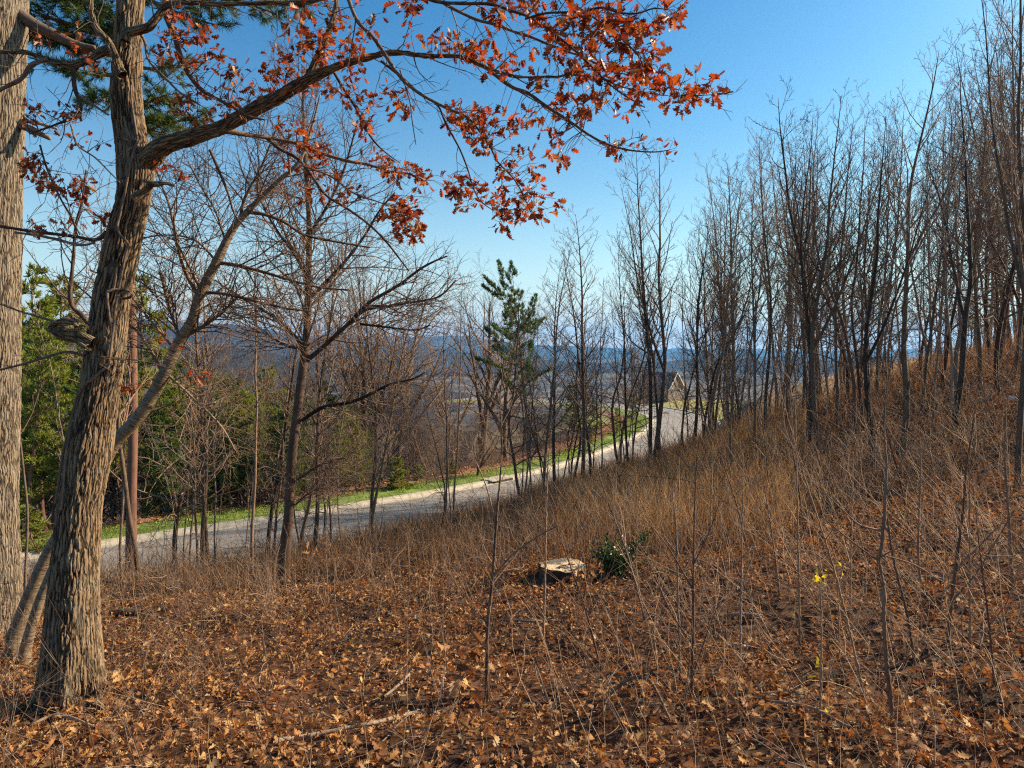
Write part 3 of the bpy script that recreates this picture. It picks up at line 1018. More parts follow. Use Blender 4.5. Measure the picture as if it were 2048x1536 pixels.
# broken-off limbs
mbx = MB(True)
Px, rx = pxpath([(185, 690, 34), (168, 680, 30), (155, 672, 28), (133, 668, 26), (112, 663, 22), (96, 657, 13)], 4.05, 5)
mbx.tube(Px, rx, 30, True, lambda s, th: 1 + .15 * np.sin(th * 3 + s * 20) + .1 * np.sin(th * 5))
Px, rx = pxpath([(100, 652, 12), (118, 645, 17), (135, 642, 20), (150, 645, 17), (160, 652, 12)], 4.0, 5)
mbx.tube(Px, rx, 24, True, lambda s, th: 1 + .2 * np.sin(th * 3 + s * 40))
Px, rx = pxpath([(150, 655, 9), (165, 650, 8), (177, 655, 6), (172, 662, 5)], 4.0, 5)
mbx.tube(Px, rx, 12)
mbx.build('broken_limb', M['oak_limb'], oak)
mbx = MB(True)
Px, rx = pxpath([(268, 398, 20), (280, 388, 17), (293, 378, 14), (305, 371, 12)], 4.0, 5)
mbx.tube(Px, rx, 16, True, lambda s, th: 1 + .15 * np.sin(th * 3 + s * 30))
Px, rx = pxpath([(290, 358, 6), (298, 366, 14), (315, 368, 15), (332, 367, 10), (347, 370, 6)], 3.95, 5)
mbx.tube(Px, rx, 16, True, lambda s, th: 1 + .2 * np.sin(th * 3 + s * 50))
mbx.build('broken_limb', M['oak_limb'], oak)
# knot scar and the twining vine
mbx = MB(True)
kc = at(248, 588, 4.07)
th = np.linspace(0, 2 * PI, 40)
ring = np.stack([kc[0] + .042 * np.cos(th), kc[1] + .01 + .02 * np.cos(th) * 0, kc[2] + .026 * np.sin(th)], 1)
mbx.tube(ring, .013, 10, False)
mbx.build('knot', M['oak'], oak)
vine = MB()
for rows in ([(272, 760, 3), (262, 720, 5), (268, 660, 5), (282, 600, 5), (290, 520, 5), (258, 470, 5), (262, 430, 5), (275, 370, 5), (288, 300, 5), (292, 240, 4), (300, 180, 3)],
             [(150, 1010, 4), (165, 830, 5), (185, 780, 5), (225, 740, 5), (242, 715, 4), (236, 600, 5), (240, 585, 5), (258, 578, 4)],
             [(120, 1000, 5), (118, 940, 5), (128, 870, 5), (135, 840, 4)]):
    Pv, rv = pxpath(rows, 4.2, 8)
    # pull the vine onto the face of the bark
    cz = np.interp(-Pv[:, 2], -P[::-1, 2][::-1], np.arange(len(P))) if 0 else np.array([np.argmin(abs(P[:, 2] - z)) for z in Pv[:, 2]])
    dx = np.clip(Pv[:, 0] - P[cz, 0], -rad[cz] * .75, rad[cz] * .75)
    Pv[:, 0] = P[cz, 0] + dx
    rr_ = rad[cz] * 1.04
    Pv[:, 1] = P[cz, 1] - np.sqrt(np.maximum(rr_ ** 2 - np.minimum(abs(dx), rr_) ** 2, 0)) - .006
    vine.tube(Pv, rv, 7)
vine.build('vine', M['pale_twig'], oak)
# surface roots
for rows in ([(110, 1385, 8), (95, 1405, 14), (80, 1420, 10), (65, 1438, 5)], [(96, 1398, 9), (112, 1418, 9), (128, 1432, 6)], [(190, 1405, 20), (208, 1418, 16), (222, 1432, 6)]):
    Pv, rv = pxpath(rows, 4.0, 5)
    b = MB(True)
    b.tube(Pv, rv, 10)
    b.build('root', M['oak'], oak)


# ------------------------------------------------------------------ oak leaves
def leaf_template(seed, hi=True):
    r_ = random.Random(seed)
    # outline of one half: (along 0..1, half width)
    half = [(0, .0), (.10, .03), (.22, .20), (.30, .09), (.42, .34), (.52, .12), (.64, .36), (.72, .14), (.84, .22), (.90, .10), (1.0, 0)]
    if not hi:
        half = [(0, 0), (.28, .24), (.42, .1), (.66, .33), (1, 0)]
    mid = [(a, 0) for a, w in half]
    V, Ft = [], []
    n = len(half)
    for a, w in half:
        V.append((a, 0))
    for s in (1, -1):
        base = len(V)
        for a, w in half:
            V.append((a + w * .22 + r_.uniform(-.015, .015), s * w * r_.uniform(.8, 1.2)))
        for i in range(n - 1):
            q = (i, i + 1, base + i + 1, base + i) if s > 0 else (i + 1, i, base + i, base + i + 1)
            Ft.append((q[0], q[1], q[2]))
            Ft.append((q[0], q[2], q[3]))
    return np.array(V), np.array(Ft)


TPL_HI = [leaf_template(i) for i in range(4)]
TPL_LO = [leaf_template(i + 10, False) for i in range(3)]


def simple_leaf():
    V = np.array([(0, 0), (.3, .2), (.3, -.2), (.62, .26), (.62, -.26), (1, 0), (.45, .0)])
    return V, np.array([(0, 6, 1), (0, 2, 6), (1, 6, 3), (2, 4, 6), (3, 6, 5), (6, 4, 5)])


TPL_S = [simple_leaf()]


def leaf_field(mb, pos, dirs, nrm, size, tpls, rng, curl=.6, petiole=0.0):
    """many leaves at once: pos (n,3), dirs along the leaf, nrm its face"""
    n = len(pos)
    dirs = dirs / np.linalg.norm(dirs, axis=1)[:, None]
    side = np.cross(nrm, dirs)
    side /= np.linalg.norm(side, axis=1)[:, None] + 1e-9
    up = np.cross(dirs, side)
    which = rng.integers(0, len(tpls), n)
    for k, (T, Ft) in enumerate(tpls):
        idx = np.where(which == k)[0]
        if not len(idx):
            continue
        m = len(idx)
        cl = rng.uniform(-curl, curl, m)[:, None]
        cs = rng.uniform(-.2, 1.0, m)[:, None] * curl
        tw = rng.uniform(-.5, .5, m)[:, None] * curl
        a, w = T[None, :, 0], T[None, :, 1]
        zz = cl * (a - .5) ** 2 * 1.2 + cs * np.abs(w) * 1.4 + tw * w * a * 1.5
        ww = w * (1 - .35 * np.abs(cs))
        s_ = size[idx][:, None, None]
        V = pos[idx][:, None] + s_ * (a[..., None] * dirs[idx][:, None] + ww[..., None] * side[idx][:, None] + zz[..., None] * up[idx][:, None])
        f = (Ft[None] + (np.arange(m) * len(T))[:, None, None]).reshape(-1, 3)
        mb.add(V.reshape(-1, 3), f)


anchors = np.array(anchors)
APX = np.array([((a[0] / a[1]) * F + 1024, 0) for a in anchors])
ay = anchors[:, 1]
# back-project heights to pixel rows
_ca, _sa = math.cos(PITCH), math.sin(PITCH)
_w = anchors[:, :3] - np.array((0, 0, CAM_Z))
_depth = _w[:, 1] * _ca - _w[:, 2] * _sa
_v = (_w[:, 1] * _sa + _w[:, 2] * _ca) / _depth
_u = _w[:, 0] / _depth
APX = np.stack([1024 + _u * F, 768 - _v * F], 1)
# (px, py, rx, ry, sprigs, leaf scale)
CL = [(1320, 35, 30, 30, 16, 1.25), (1260, 50, 50, 45, 22, 1.15), (1200, 60, 50, 45, 22, 1), (1150, 60, 50, 45, 22, 1), (1090, 25, 50, 30, 18, 1), (1180, 110, 70, 40, 26, .95), (1270, 120, 45, 45, 22, 1), (1300, 70, 30, 35, 10, 1.1),
      (1230, 170, 60, 35, 24, .9), (1150, 190, 50, 35, 18, .8), (1390, 165, 50, 25, 18, .8), (1350, 185, 40, 22, 14, .85), (1430, 190, 25, 15, 5, .7), (1300, 160, 40, 30, 16, .9),
      (1200, 215, 60, 25, 14, .75), (1120, 240, 60, 30, 12, .7), (1260, 285, 45, 20, 12, .7), (1330, 290, 25, 20, 4, .6), (1150, 320, 30, 15, 5, .7), (1360, 218, 15, 8, 3, .7),
      (1040, 260, 45, 30, 14, .75), (1085, 300, 35, 40, 16, .8), (1050, 370, 40, 45, 18, .8), (1100, 410, 30, 25, 10, .8), (1010, 330, 25, 35, 8, .75), (1040, 440, 30, 25, 8, .8),
      (1060, 130, 50, 30, 14, .8), (1035, 10, 30, 20, 8, 1), (990, 20, 30, 20, 6, .9), (930, 85, 45, 22, 14, .8), (880, 75, 40, 22, 12, .75), (970, 110, 40, 30, 12, .75), (990, 120, 20, 20, 5, .8),
      (990, 245, 35, 30, 16, .8), (950, 230, 35, 25, 14, .8), (905, 235, 35, 22, 9, .75), (975, 280, 25, 25, 9, .8), (920, 250, 20, 15, 5, .8),
      (790, 200, 25, 25, 8, .75), (800, 222, 20, 20, 6, .8), (765, 180, 30, 20, 6, .7), (820, 60, 20, 20, 4, .7), (795, 10, 30, 15, 8, .8),
      (730, 240, 18, 22, 10, .8), (720, 150, 30, 25, 10, .75), (700, 190, 25, 20, 8, .7), (725, 70, 30, 20, 8, .8), (680, 20, 35, 20, 10, .9), (660, 90, 30, 30, 12, .8), (690, 105, 30, 20, 8, .8),
      (565, 150, 30, 22, 14, .8), (620, 95, 35, 30, 14, .8), (600, 40, 25, 30, 6, 1), (575, 75, 25, 25, 8, .9), (525, 150, 20, 15, 6, .7), (560, 110, 20, 12, 5, .8), (640, 180, 25, 20, 8, .7),
      (590, 260, 30, 30, 12, .7), (620, 270, 25, 30, 10, .7), (660, 305, 30, 20, 8, .7), (600, 310, 35, 25, 12, .7), (640, 360, 40, 25, 14, .7), (600, 380, 40, 25, 12, .65), (700, 385, 30, 12, 8, .7),
      (790, 335, 40, 16, 14, .8), (830, 350, 30, 16, 12, .8), (845, 365, 10, 15, 4, .8), (760, 315, 30, 15, 8, .7),
      (785, 410, 22, 20, 12, .95), (805, 440, 30, 25, 18, .95), (820, 465, 30, 18, 14, .95), (825, 415, 15, 10, 5, .9),
      (900, 360, 25, 16, 12, .8), (905, 380, 15, 10, 5, .8), (955, 372, 15, 14, 7, .8), (945, 412, 25, 8, 6, .7), (1000, 400, 25, 20, 9, .8), (1015, 445, 20, 20, 9, .8), (1005, 420, 20, 15, 5, .8),
      (395, 80, 35, 25, 12, .75), (420, 120, 35, 25, 12, .75), (380, 60, 25, 20, 6, .8), (340, 90, 25, 20, 8, .8), (345, 30, 25, 15, 8, .8), (470, 145, 20, 20, 8, .7), (480, 180, 30, 20, 10, .7), (400, 190, 30, 15, 8, .7), (450, 210, 35, 20, 10, .65), (420, 240, 40, 15, 8, .6), (350, 210, 30, 15, 7, .6),
      (60, 215, 25, 15, 9, .6), (50, 240, 15, 10, 5, .6), (140, 225, 25, 14, 9, .6), (185, 120, 20, 18, 7, .7), (160, 110, 15, 12, 5, .7), (90, 70, 20, 15, 6, .7), (160, 70, 20, 12, 4, .7), (150, 270, 30, 12, 5, .55), (190, 275, 20, 8, 4, .6),
      (70, 350, 30, 15, 12, .7), (110, 370, 25, 15, 9, .7), (150, 385, 22, 15, 9, .75), (175, 370, 15, 12, 6, .8), (60, 335, 20, 15, 6, .7), (140, 450, 20, 12, 7, .7), (200, 427, 12, 8, 4, .8), (75, 450, 20, 8, 5, .7), (50, 325, 10, 8, 3, .9),
      (335, 335, 20, 8, 4, .6), (370, 350, 12, 6, 3, .6), (330, 690, 30, 12, 6, .6), (410, 750, 14, 12, 5, .75), (385, 735, 18, 8, 4, .6), (280, 775, 16, 8, 4, .7)]
pl, dl, nl, sl = [], [], [], []
tw = MB()
for cx, cy, rx_, ry_, ns, sc in CL:
    ns = max(3, int(ns * (.72 if cx > 1030 else .95)))
    for i in range(ns):
        ra_, th_ = math.sqrt(rngo.uniform(0, 1)), rngo.uniform(0, 2 * PI)
        qx, qy = cx + rx_ * 1.2 * ra_ * math.cos(th_), cy + ry_ * 1.2 * ra_ * math.sin(th_)
        d2 = (APX[:, 0] - qx) ** 2 + (APX[:, 1] - qy) ** 2 + rngo.uniform(0, 900, len(APX))
        k = int(np.argmin(d2))
        A = anchors[k, :3]
        q = at(qx, qy, A[1] + rngo.normal(0, .12))
        midp = (A + q) / 2 + rngo.normal(0, .02, 3) + np.array((0, 0, .02))
        Q = spline([A, midp, q], 3)
        Lq = np.linalg.norm(q - A)
        tw.tube(Q, np.linspace(min(anchors[k, 3] * .5, .0016 + Lq * .004), .0011, len(Q)), 3, False)
        T = q - A
        T /= np.linalg.norm(T) + 1e-9
        m = rngo.integers(2, 6)
        for j in range(m):
            d = T * .5 + rngo.normal(0, .75, 3) + np.array((0, 0, -.35))
            d /= np.linalg.norm(d)
            pl.append(q - T * rngo.uniform(0, .05) + d * .012)
            dl.append(d)
            nl.append(rngo.normal(0, 1, 3) + np.array((0, 0, .3)))
            sl.append(rngo.uniform(.05, .085) * min(sc, .95))
tw.build('twig', M['oak_twig'], oak, kind='stuff')
pl, dl, nl, sl = map(np.array, (pl, dl, nl, sl))
app = sl / pl[:, 1] + ((np.abs(pl[:, 0] / pl[:, 1]) > .75) | (pl[:, 2] > CAM_Z + pl[:, 1] * .52)) * -1.0
order = np.argsort(-app)
big, rest = order[:290], order[290:]
fm = MB()
leaf_field(fm, pl[rest], dl[rest], nl[rest], sl[rest], TPL_HI, rngo, .8)
fm.build('foliage', M['leaf'], oak, kind='stuff', smooth=False)
LV = []
for i in range(10):
    b = MB()
    leaf_field(b, np.zeros((1, 3)), np.array([[1., 0, 0]]), np.array([[0, 0, 1.]]), np.ones(1), [TPL_HI[i % 4]], rngo, .8)
    b.tube([(-.18, 0, .02), (-.08, 0, 0), (.05, 0, 0)], .008, 3, False)
    LV.append(b.mesh('leaf', M['leaf'], False))
for i in big:
    o = bpy.data.objects.new('leaf', LV[int(rngo.integers(0, 10))])
    C.objects.link(o)
    o.parent = oak
    d = dl[i]
    s_ = np.cross(nl[i], d)
    s_ /= np.linalg.norm(s_)
    u_ = np.cross(d, s_)
    mt = Matrix(((d[0], s_[0], u_[0]), (d[1], s_[1], u_[1]), (d[2], s_[2], u_[2])))
    o.location = Vector(pl[i]) - oak.location
    o.rotation_euler = mt.to_euler()
    o.scale = (sl[i],) * 3


# ------------------------------------------------------------------ other foreground trees
def rooted(rows, D):
    """foot of a traced stem, put on the terrain"""
    p = at(rows[0][0], rows[0][1], rows[0][3] if len(rows[0]) > 3 else D)
    return (p[0], p[1], hz(p[0], p[1]))


def traced_tree(name, cat, label, rows, D, mat, boughs=(), twigs=0, L=.5, tmat='brown_twig', sides=14, ang=.8, up=.4, lv=2, sub=(6, .5), rmin=.002, start=.3, btw=10, wob=.14, group=None, step=.02):
    r0 = rooted(rows, D)
    o = empty(name, r0, label, cat, group)
    rows = list(rows)
    P, rad = pxpath(rows, D, 6)
    P = np.vstack([[P[0][0], P[0][1], min(P[0][2], r0[2]) - .15], P])
    rad = np.r_[rad[0] * 1.15, rad]
    Pr, rr_ = resample(P, rad, step)
    bark = mat in ('oak', 'grey_bark', 'oak_limb', 'cherry')
    b = MB(bark)
    b.tube(Pr, rr_, sides)
    b.build('trunk', M[mat], o)
    t = MB()
    if twigs:
        sprout(t, P, rad, rngo, lv, twigs, L, ang, up, wob, start, rmin, sub)
    for rows2 in boughs:
        P2, r2 = pxpath(rows2, D, 5)
        bb = MB()
        bb.tube(P2, r2, 8)
        bb.build('bough', M[mat] if not bark else M[tmat], o)
        sprout(t, P2, r2, rngo, max(0, lv - 1), btw, L * .8, ang, up * .6, wob, .1, rmin, sub)
    if twigs or boughs:
        t.build('branches', M[tmat], o)
    return o


traced_tree('oak_tree', 'tree', 'thick pale straight trunk cut by the left edge of the picture', [(-12, 1290, 112), (-8, 1240, 92), (-4, 1150, 82), (-4, 1000, 72), (-2, 800, 74), (-2, 600, 76), (-1, 400, 78), (0, 200, 84), (2, 0, 92), (5, -200, 88), (8, -500, 70)], 6.2, 'grey_bark',
            sides=90, step=.013, boughs=[[(40, 30, 26), (70, 50, 22), (110, 70, 20), (150, 88, 14), (190, 95, 8)], [(40, 250, 14), (70, 262, 13), (100, 277, 8)], [(20, 240, 8), (70, 245, 7), (115, 258, 5)]], btw=4, L=.4, lv=1, tmat='pale_twig')

# cherry leaning out to the right from behind the oak
traced_tree('cherry_tree', 'tree', 'leaning banded-bark cherry stem crossing behind the big oak and rising to the right',
            [(28, 1275, 29), (60, 1190, 25), (100, 1100, 24), (150, 1020, 24), (205, 930, 24), (235, 880, 24), (280, 830, 25), (325, 755, 24), (355, 690, 22), (385, 640, 21), (400, 590, 20), (435, 520, 18), (470, 452, 14), (520, 398, 11), (560, 360, 9), (600, 320, 7), (625, 250, 5), (640, 190, 3)], 5.4, 'cherry',
            boughs=[[(392, 585, 9), (365, 530, 7), (352, 470, 6), (338, 410, 5), (325, 375, 4), (310, 330, 3)], [(435, 525, 9), (480, 532, 7), (530, 545, 6), (580, 560, 5), (640, 575, 4), (700, 580, 3)],
                    [(405, 585, 8), (450, 588, 6), (520, 605, 5), (580, 618, 4), (620, 622, 3)], [(470, 450, 8), (500, 425, 7), (560, 440, 6), (610, 470, 5), (680, 485, 4), (740, 495, 3)],
                    [(375, 670, 8), (410, 650, 7), (450, 620, 6), (480, 590, 4)], [(480, 440, 7), (490, 395, 6), (520, 340, 5), (540, 290, 4), (560, 240, 3)], [(365, 690, 7), (340, 620, 6), (325, 560, 6), (322, 545, 5)],
                    [(350, 700, 5), (300, 640, 4), (240, 570, 3), (180, 540, 3)], [(430, 520, 5), (390, 480, 4), (330, 470, 3), (270, 480, 3)], [(450, 480, 5), (430, 420, 4), (400, 370, 3), (380, 330, 3)], [(330, 745, 6), (380, 790, 5), (440, 850, 4), (470, 900, 3)]],
            twigs=14, L=.9, start=.45, ang=.9, up=.2, btw=22, wob=.17, sub=(12, .5), tmat='brown_twig', rmin=.002)
traced_tree('cherry_tree', 'tree', 'second, paler stem leaning beside the cherry at the foot of the left oak', [(50, 1300, 22), (75, 1215, 19), (100, 1150, 17), (125, 1090, 15), (160, 1000, 12), (190, 900, 9)], 5.25, 'cherry', sides=12)

traced_tree('slim_tree', 'tree', 'slim dark-barked tree left of centre with limbs forking wide at mid height',
            [(566, 1158, 26), (572, 1080, 22), (578, 1024, 20), (584, 912, 19), (592, 845, 18), (600, 779, 17), (608, 719, 17), (614, 662, 15), (616, 600, 14), (617, 545, 12), (618, 480, 11), (617, 417, 9), (611, 333, 8), (608, 270, 6), (606, 200, 4), (604, 130, 2)], 8.8, 'dark_bark',
            boughs=[[(612, 722, 11), (645, 695, 9), (695, 649, 8), (739, 605, 7), (795, 572, 6), (839, 539, 5), (870, 522, 4), (895, 512, 3)], [(700, 645, 6), (735, 618, 5), (779, 612, 5), (839, 602, 4), (880, 592, 4), (912, 560, 3)],
                    [(609, 715, 9), (595, 679, 7), (555, 639, 6), (512, 612, 5), (465, 585, 4), (430, 560, 3)], [(622, 592, 9), (662, 555, 8), (699, 512, 6), (730, 470, 5), (760, 420, 4), (790, 385, 3)],
                    [(603, 842, 8), (645, 815, 8), (699, 805, 7), (739, 789, 6), (779, 769, 5), (822, 759, 4), (850, 745, 3)], [(616, 560, 7), (590, 510, 6), (560, 470, 5), (530, 420, 4), (510, 370, 3)],
                    [(617, 470, 7), (650, 420, 6), (680, 360, 5), (700, 300, 4), (715, 240, 3)], [(612, 700, 7), (570, 690, 5), (530, 668, 4), (490, 660, 3)], [(595, 960, 5), (640, 930, 4), (690, 915, 3)],
                    [(720, 648, 5), (780, 655, 4), (830, 660, 3), (860, 650, 3)], [(590, 1010, 4), (620, 985, 3), (650, 975, 2)]],
            twigs=34, L=1.3, start=.42, ang=.8, up=.35, btw=24, sub=(12, .5), rmin=.0026, tmat='brown_twig')

# ------------------------------------------------------------------ slim trees across the middle, traced one by one
MID = [  # px foot, D, px top, y top, variant, label
    (38, 6.8, 40, 380, 'thin2', 'thin smooth sapling just right of the trunk on the left edge'),
    (108, 9.5, 118, 560, 'thin2', 'wavy sapling between the left-edge trunk and the big oak'),
    (232, 11, 236, 560, 'thin1', 'dark sapling immediately right of the big oak trunk'),
    (268, 10, 250, 430, 'pole2', 'reddish straight pole right of the oak, half hidden by the leaning cherry'),
    (345, 13.5, 342, 520, 'messy1', 'crooked dark sapling between the oak and the multi-stem clump at the road'),
    (398, 12, 395, 470, 'pole2', 'straightest stem of the clump left of the slim dark tree'),
    (412, 12.2, 428, 520, 'pole3', 'pale stem on the right of the clump left of the slim dark tree'),
    (425, 12.4, 452, 560, 'thin2', 'bent pale stem leaning right out of the roadside clump'),
    (385, 12.4, 370, 600, 'thin1', 'thin stem leaning left out of the roadside clump'),
    (497, 10, 518, 430, 'thin1', 'thin sapling standing just left of the slim dark tree'),
    (525, 13, 522, 500, 'pole3', 'dark pole left of the slim dark tree, against the road'),
    (545, 13, 560, 560, 'thin1', 'thinner pole close against the left of the slim dark tree'),
    (594, 13, 610, 610, 'messy2', 'curving sapling just right of the slim dark tree trunk'),
    (622, 12.5, 632, 480, 'pole2', 'straight dark pole in front of the road, first right of the slim tree'),
    (655, 13, 668, 620, 'thin1', 'very thin whip before the road left of the twin saplings'),
    (679, 13.5, 690, 640, 'thin2', 'thin whip before the road, nearest left of the twin saplings'),
    (732, 12.6, 748, 560, 'pole3', 'left one of the twin saplings before the road in the middle'),
    (741, 12.8, 766, 520, 'pole2', 'right one of the twin saplings before the road in the middle'),
    (890, 14.2, 905, 600, 'thin1', 'shorter sapling touching the tall whip left of the pine'),
    (899, 14.0, 890, 640, 'thin2', 'pale thin sapling of the trio left of the far pine'),
    (908, 13.8, 918, 545, 'thin1', 'tall straight whip standing alone against the pale sky left of the pine'),
    (1042, 17, 1000, 560, 'messy1', 'leaning sapling on the bank edge below the far pine'),
    (1062, 17.5, 1050, 590, 'thin1', 'thin dark sapling on the bank edge under the pine'),
    (1089, 17, 1096, 500, 'pole3', 'slender straight tree in front of the far pine tree'),
    (1112, 17.5, 1110, 530, 'pole1', 'slender tree just right of the far pine'),
    (1148, 18, 1135, 600, 'messy2', 'crooked small tree left of the paired tall poles on the bank'),
    (1164, 17, 1170, 435, 'pole1', 'tall pole with a brush-like crown right of the far pine'),
    (1186, 17.5, 1200, 490, 'pole3', 'tall pole standing close beside the brush-crowned pole'),
    (1200, 18, 1225, 560, 'thin1', 'thin stem right of the paired tall poles'),
    (1245, 19, 1180, 560, 'messy1', 'tree leaning left across the road view'),
    (1258, 20, 1262, 480, 'pole2', 'pole left of the road bend opening'),
    (1300, 19, 1316, 300, 'pole1', 'dark tall double pole left edge of the gap that shows the road bend'),
    (1314, 18.8, 1345, 290, 'pole4', 'tallest tree rising into clear sky above the road bend'),
    (1325, 19.5, 1260, 430, 'pole2', 'stem leaning left over the road bend'),
    (1388, 19, 1400, 430, 'fork2', 'thick trunk right of the road bend gap with a broken-looking top'),
    (1376, 20, 1370, 520, 'thin1', 'thin trunk framing the right of the road bend gap'),
    (1432, 20, 1450, 400, 'pole2', 'dark straight trunk second right of the road bend gap'),
    (1418, 21, 1410, 420, 'pole3', 'slim pale trunk just behind the thick one at the road bend'),
    (1462, 21, 1480, 330, 'pole1', 'dark leaning trunk left of the grassy bank opening'),
    (1485, 21, 1465, 400, 'pole3', 'slender trunk beside the sunlit grass strip on the bank'),
    (1535, 17, 1545, 270, 'pole2', 'slender pole at the left end of the leafy right bank'),
    (1595, 15, 1540, 420, 'messy2', 'thin trunk leaning left on the right bank'),
    (1618, 14.5, 1600, 200, 'fork1', 'big forked trunk in the middle of the right bank wood'),
    (1635, 14.2, 1660, 210, 'pole4', 'trunk rising close behind the forked one on the right bank'),
    (1675, 16, 1690, 250, 'pole2', 'dark straight trunk right of the forked tree on the bank'),
    (1705, 15, 1725, 230, 'messy1', 'reddish crooked tree between the forked tree and the vine-wrapped ones'),
    (1750, 11, 1765, 240, 'pole4', 'dark trunk twisted by a vine, left one of the two on the right bank'),
    (1808, 11.5, 1880, 110, 'fork2', 'brown trunk twisted by a vine and curving up right, the right-hand one'),
    (1848, 15, 1840, 260, 'pole3', 'slender pole behind the right-hand vine-twisted trunk'),
    (1913, 12, 1905, 120, 'pole4', 'straight dark trunk standing alone on the bank left of the white litter'),
    (1870, 13, 1895, 200, 'thin1', 'thin whip between the vine-twisted trunk and the lone dark one'),
    (1960, 15, 1950, 130, 'pole2', 'straight trunk up the bank above the fallen pale stick'),
    (2000, 14, 1985, 60, 'messy1', 'bushy-crowned tree above the white litter'),
    (2046, 7.2, 2040, -260, 'pole4', 'dark trunk cut by the right edge of the picture'),
    (2085, 9, 2050, -60, 'pole4', 'tree with its trunk just beyond the right edge and boughs reaching in'),
]
tied = {}
for px, D, pxt, yt, var, lab in MID:
    tied[px] = tree_px(var, px, D, pxt, yt, lab, 'slim bare trees of the young wood', thick=1.2 if px < 1250 and var != 'thin2' else (.6 if px > 2030 else 1.0))
# vines round two trunks
for px, D in ((1750, 11), (1808, 11.5)):
    o = tied[px]
    b = MB()
    s = np.linspace(0, 1, 120)
    hgt = 3.6
    vv = VAR['pole4' if px == 1750 else 'fork2'][0].vertices
    co = np.array([v.co[:] for v in vv])
    sc_ = o.scale
    # trunk centre line of the variant: 8 vertices per ring
    nring = 29
    ringc = co[:nring * 8].reshape(nring, 8, 3)
    cen = ringc.mean(1)
    rr_ = np.linalg.norm(ringc - cen[:, None], axis=2).mean(1)
    zz = s * 4.2
    cx, cy, cr_ = (np.interp(zz, cen[:, 2], a) for a in (cen[:, 0], cen[:, 1], rr_))
    tht = zz * 5.2
    b.tube(np.stack([cx + (cr_ + .012) * np.cos(tht), cy + (cr_ + .012) * np.sin(tht), zz], 1), .020, 7)
    c = link_mesh('vine', b.mesh('vine', M['wood_bark']))
    c.parent = o

# ------------------------------------------------------------------ filler wood: individuals, alike and told apart only as a wood
rw = random.Random(21)


LM = [(1300, 19, 'double pole'), (1388, 19, 'thick bend-side trunk'), (1462, 21, 'dark leaning trunk'), (1535, 17, 'pole starting the bank'),
      (1618, 14.5, 'big forked trunk'), (1705, 15, 'reddish crooked tree'), (1750, 11, 'left vine-twisted trunk'), (1808, 11.5, 'right vine-twisted trunk'),
      (1913, 12, 'lone dark trunk'), (1960, 15, 'upper bank trunk'), (2046, 7.2, 'right-edge trunk'), (1164, 17, 'brush-crowned pole'), (1062, 40, 'far pine'),
      (735, 12.6, 'twin saplings'), (575, 9, 'slim dark-barked tree'), (905, 14, 'tall lone whip'), (412, 12, 'roadside clump'), (268, 10, 'reddish pole'), (1240, 30, 'leaning roadside tree'), (820, 36, 'yellow-green shrub')]
ADJ = {'pole1': 'straight bare tree', 'pole2': 'slender bare pole', 'pole3': 'bushy-topped bare pole', 'messy1': 'reddish tangled tree', 'messy2': 'pale-twigged tangled tree', 'thin1': 'thin dark whip', 'thin2': 'thin pale whip',
       'pole4': 'forked bare tree', 'pole5': 'pale straight tree', 'pole6': 'pale wide-crowned tree', 'broad1': 'spreading bare tree', 'broad2': 'broad bare tree', 'bush': 'leafless brown bush', 'bush_pale': 'leafless pale bush', 'pine_a': 'dark green pine', 'pine_b': 'bushy yellow-green pine', 'pine_c': 'thin-crowned pine'}
USED = {}


def describe(px, D, yt, var, tops, where):
    lm = min(LM, key=lambda q: abs(q[0] - px) + abs(q[1] - D) * 2)
    side = 'left of' if px < lm[0] - 8 else ('right of' if px > lm[0] + 8 else 'in line with')
    far = 'close ' if abs(px - lm[0]) < 45 and side != 'in line with' else ''
    ht = np.interp(px, [t[0] for t in tops], [t[1] for t in tops])
    tall = 'tall ' if yt < ht + 10 else ('low ' if yt > ht + 75 else '')
    return f'{tall}{ADJ.get(var, "bare tree")} {far}{side} the {lm[2]}, {where}'


def fill(n, x0, x1, d0, d1, tops, vars_, label, group, skip=None, name='bare_tree', ymin=None, jit=40):
    k = 0
    tries = 0
    while k < n and tries < n * 30:
        tries += 1
        px = rw.uniform(x0, x1)
        D = math.sqrt(rw.uniform(d0 * d0, d1 * d1))
        x = (px - 1024) / F * D
        dr, sd = road_dist([x], [D])
        if dr[0] < ROAD_W / 2 + 1.6 or (skip and skip(px, D, x, sd[0])):
            continue
        yt = np.interp(px, [t[0] for t in tops], [t[1] for t in tops]) + rw.uniform(-.4, 1.0) * jit
        vv = rw.choice(vars_)
        tree_px(vv, px, D, px + rw.uniform(-55, 55), yt, describe(px, D, yt, vv, tops, label) if label else None, group, name, thick=rw.uniform(.75, 1.05))
        k += 1


TOPS = [(1000, 640), (1150, 540), (1250, 480), (1330, 400), (1450, 380), (1550, 280), (1650, 290), (1750, 240), (1850, 200), (1950, 150), (2048, 80), (2300, 0)]
gap = lambda px, D, x, sd: (1322 < px < 1368) or (D > 19 and 1290 < px < 1375)
fill(44, 1400, 2080, 13, 22, TOPS, ['pole1', 'pole5', 'pole3', 'messy1', 'pole6', 'thin1', 'pole5', 'thin2'], 'on the near slope', 'crowded young trees on the right bank', gap, jit=170)
fill(60, 1420, 2080, 17, 34, [(a, b + 260) for a, b in TOPS], ['messy1', 'messy2', 'thin2', 'pole3', 'messy2'], 'in the understorey', 'understorey of the right bank', gap, jit=130)
fill(50, 1420, 2120, 22, 40, TOPS, ['pole1', 'pole6', 'pole3', 'messy1', 'pole5', 'thin2'], 'beyond the crest', 'trees beyond the bank crest', gap, jit=160)
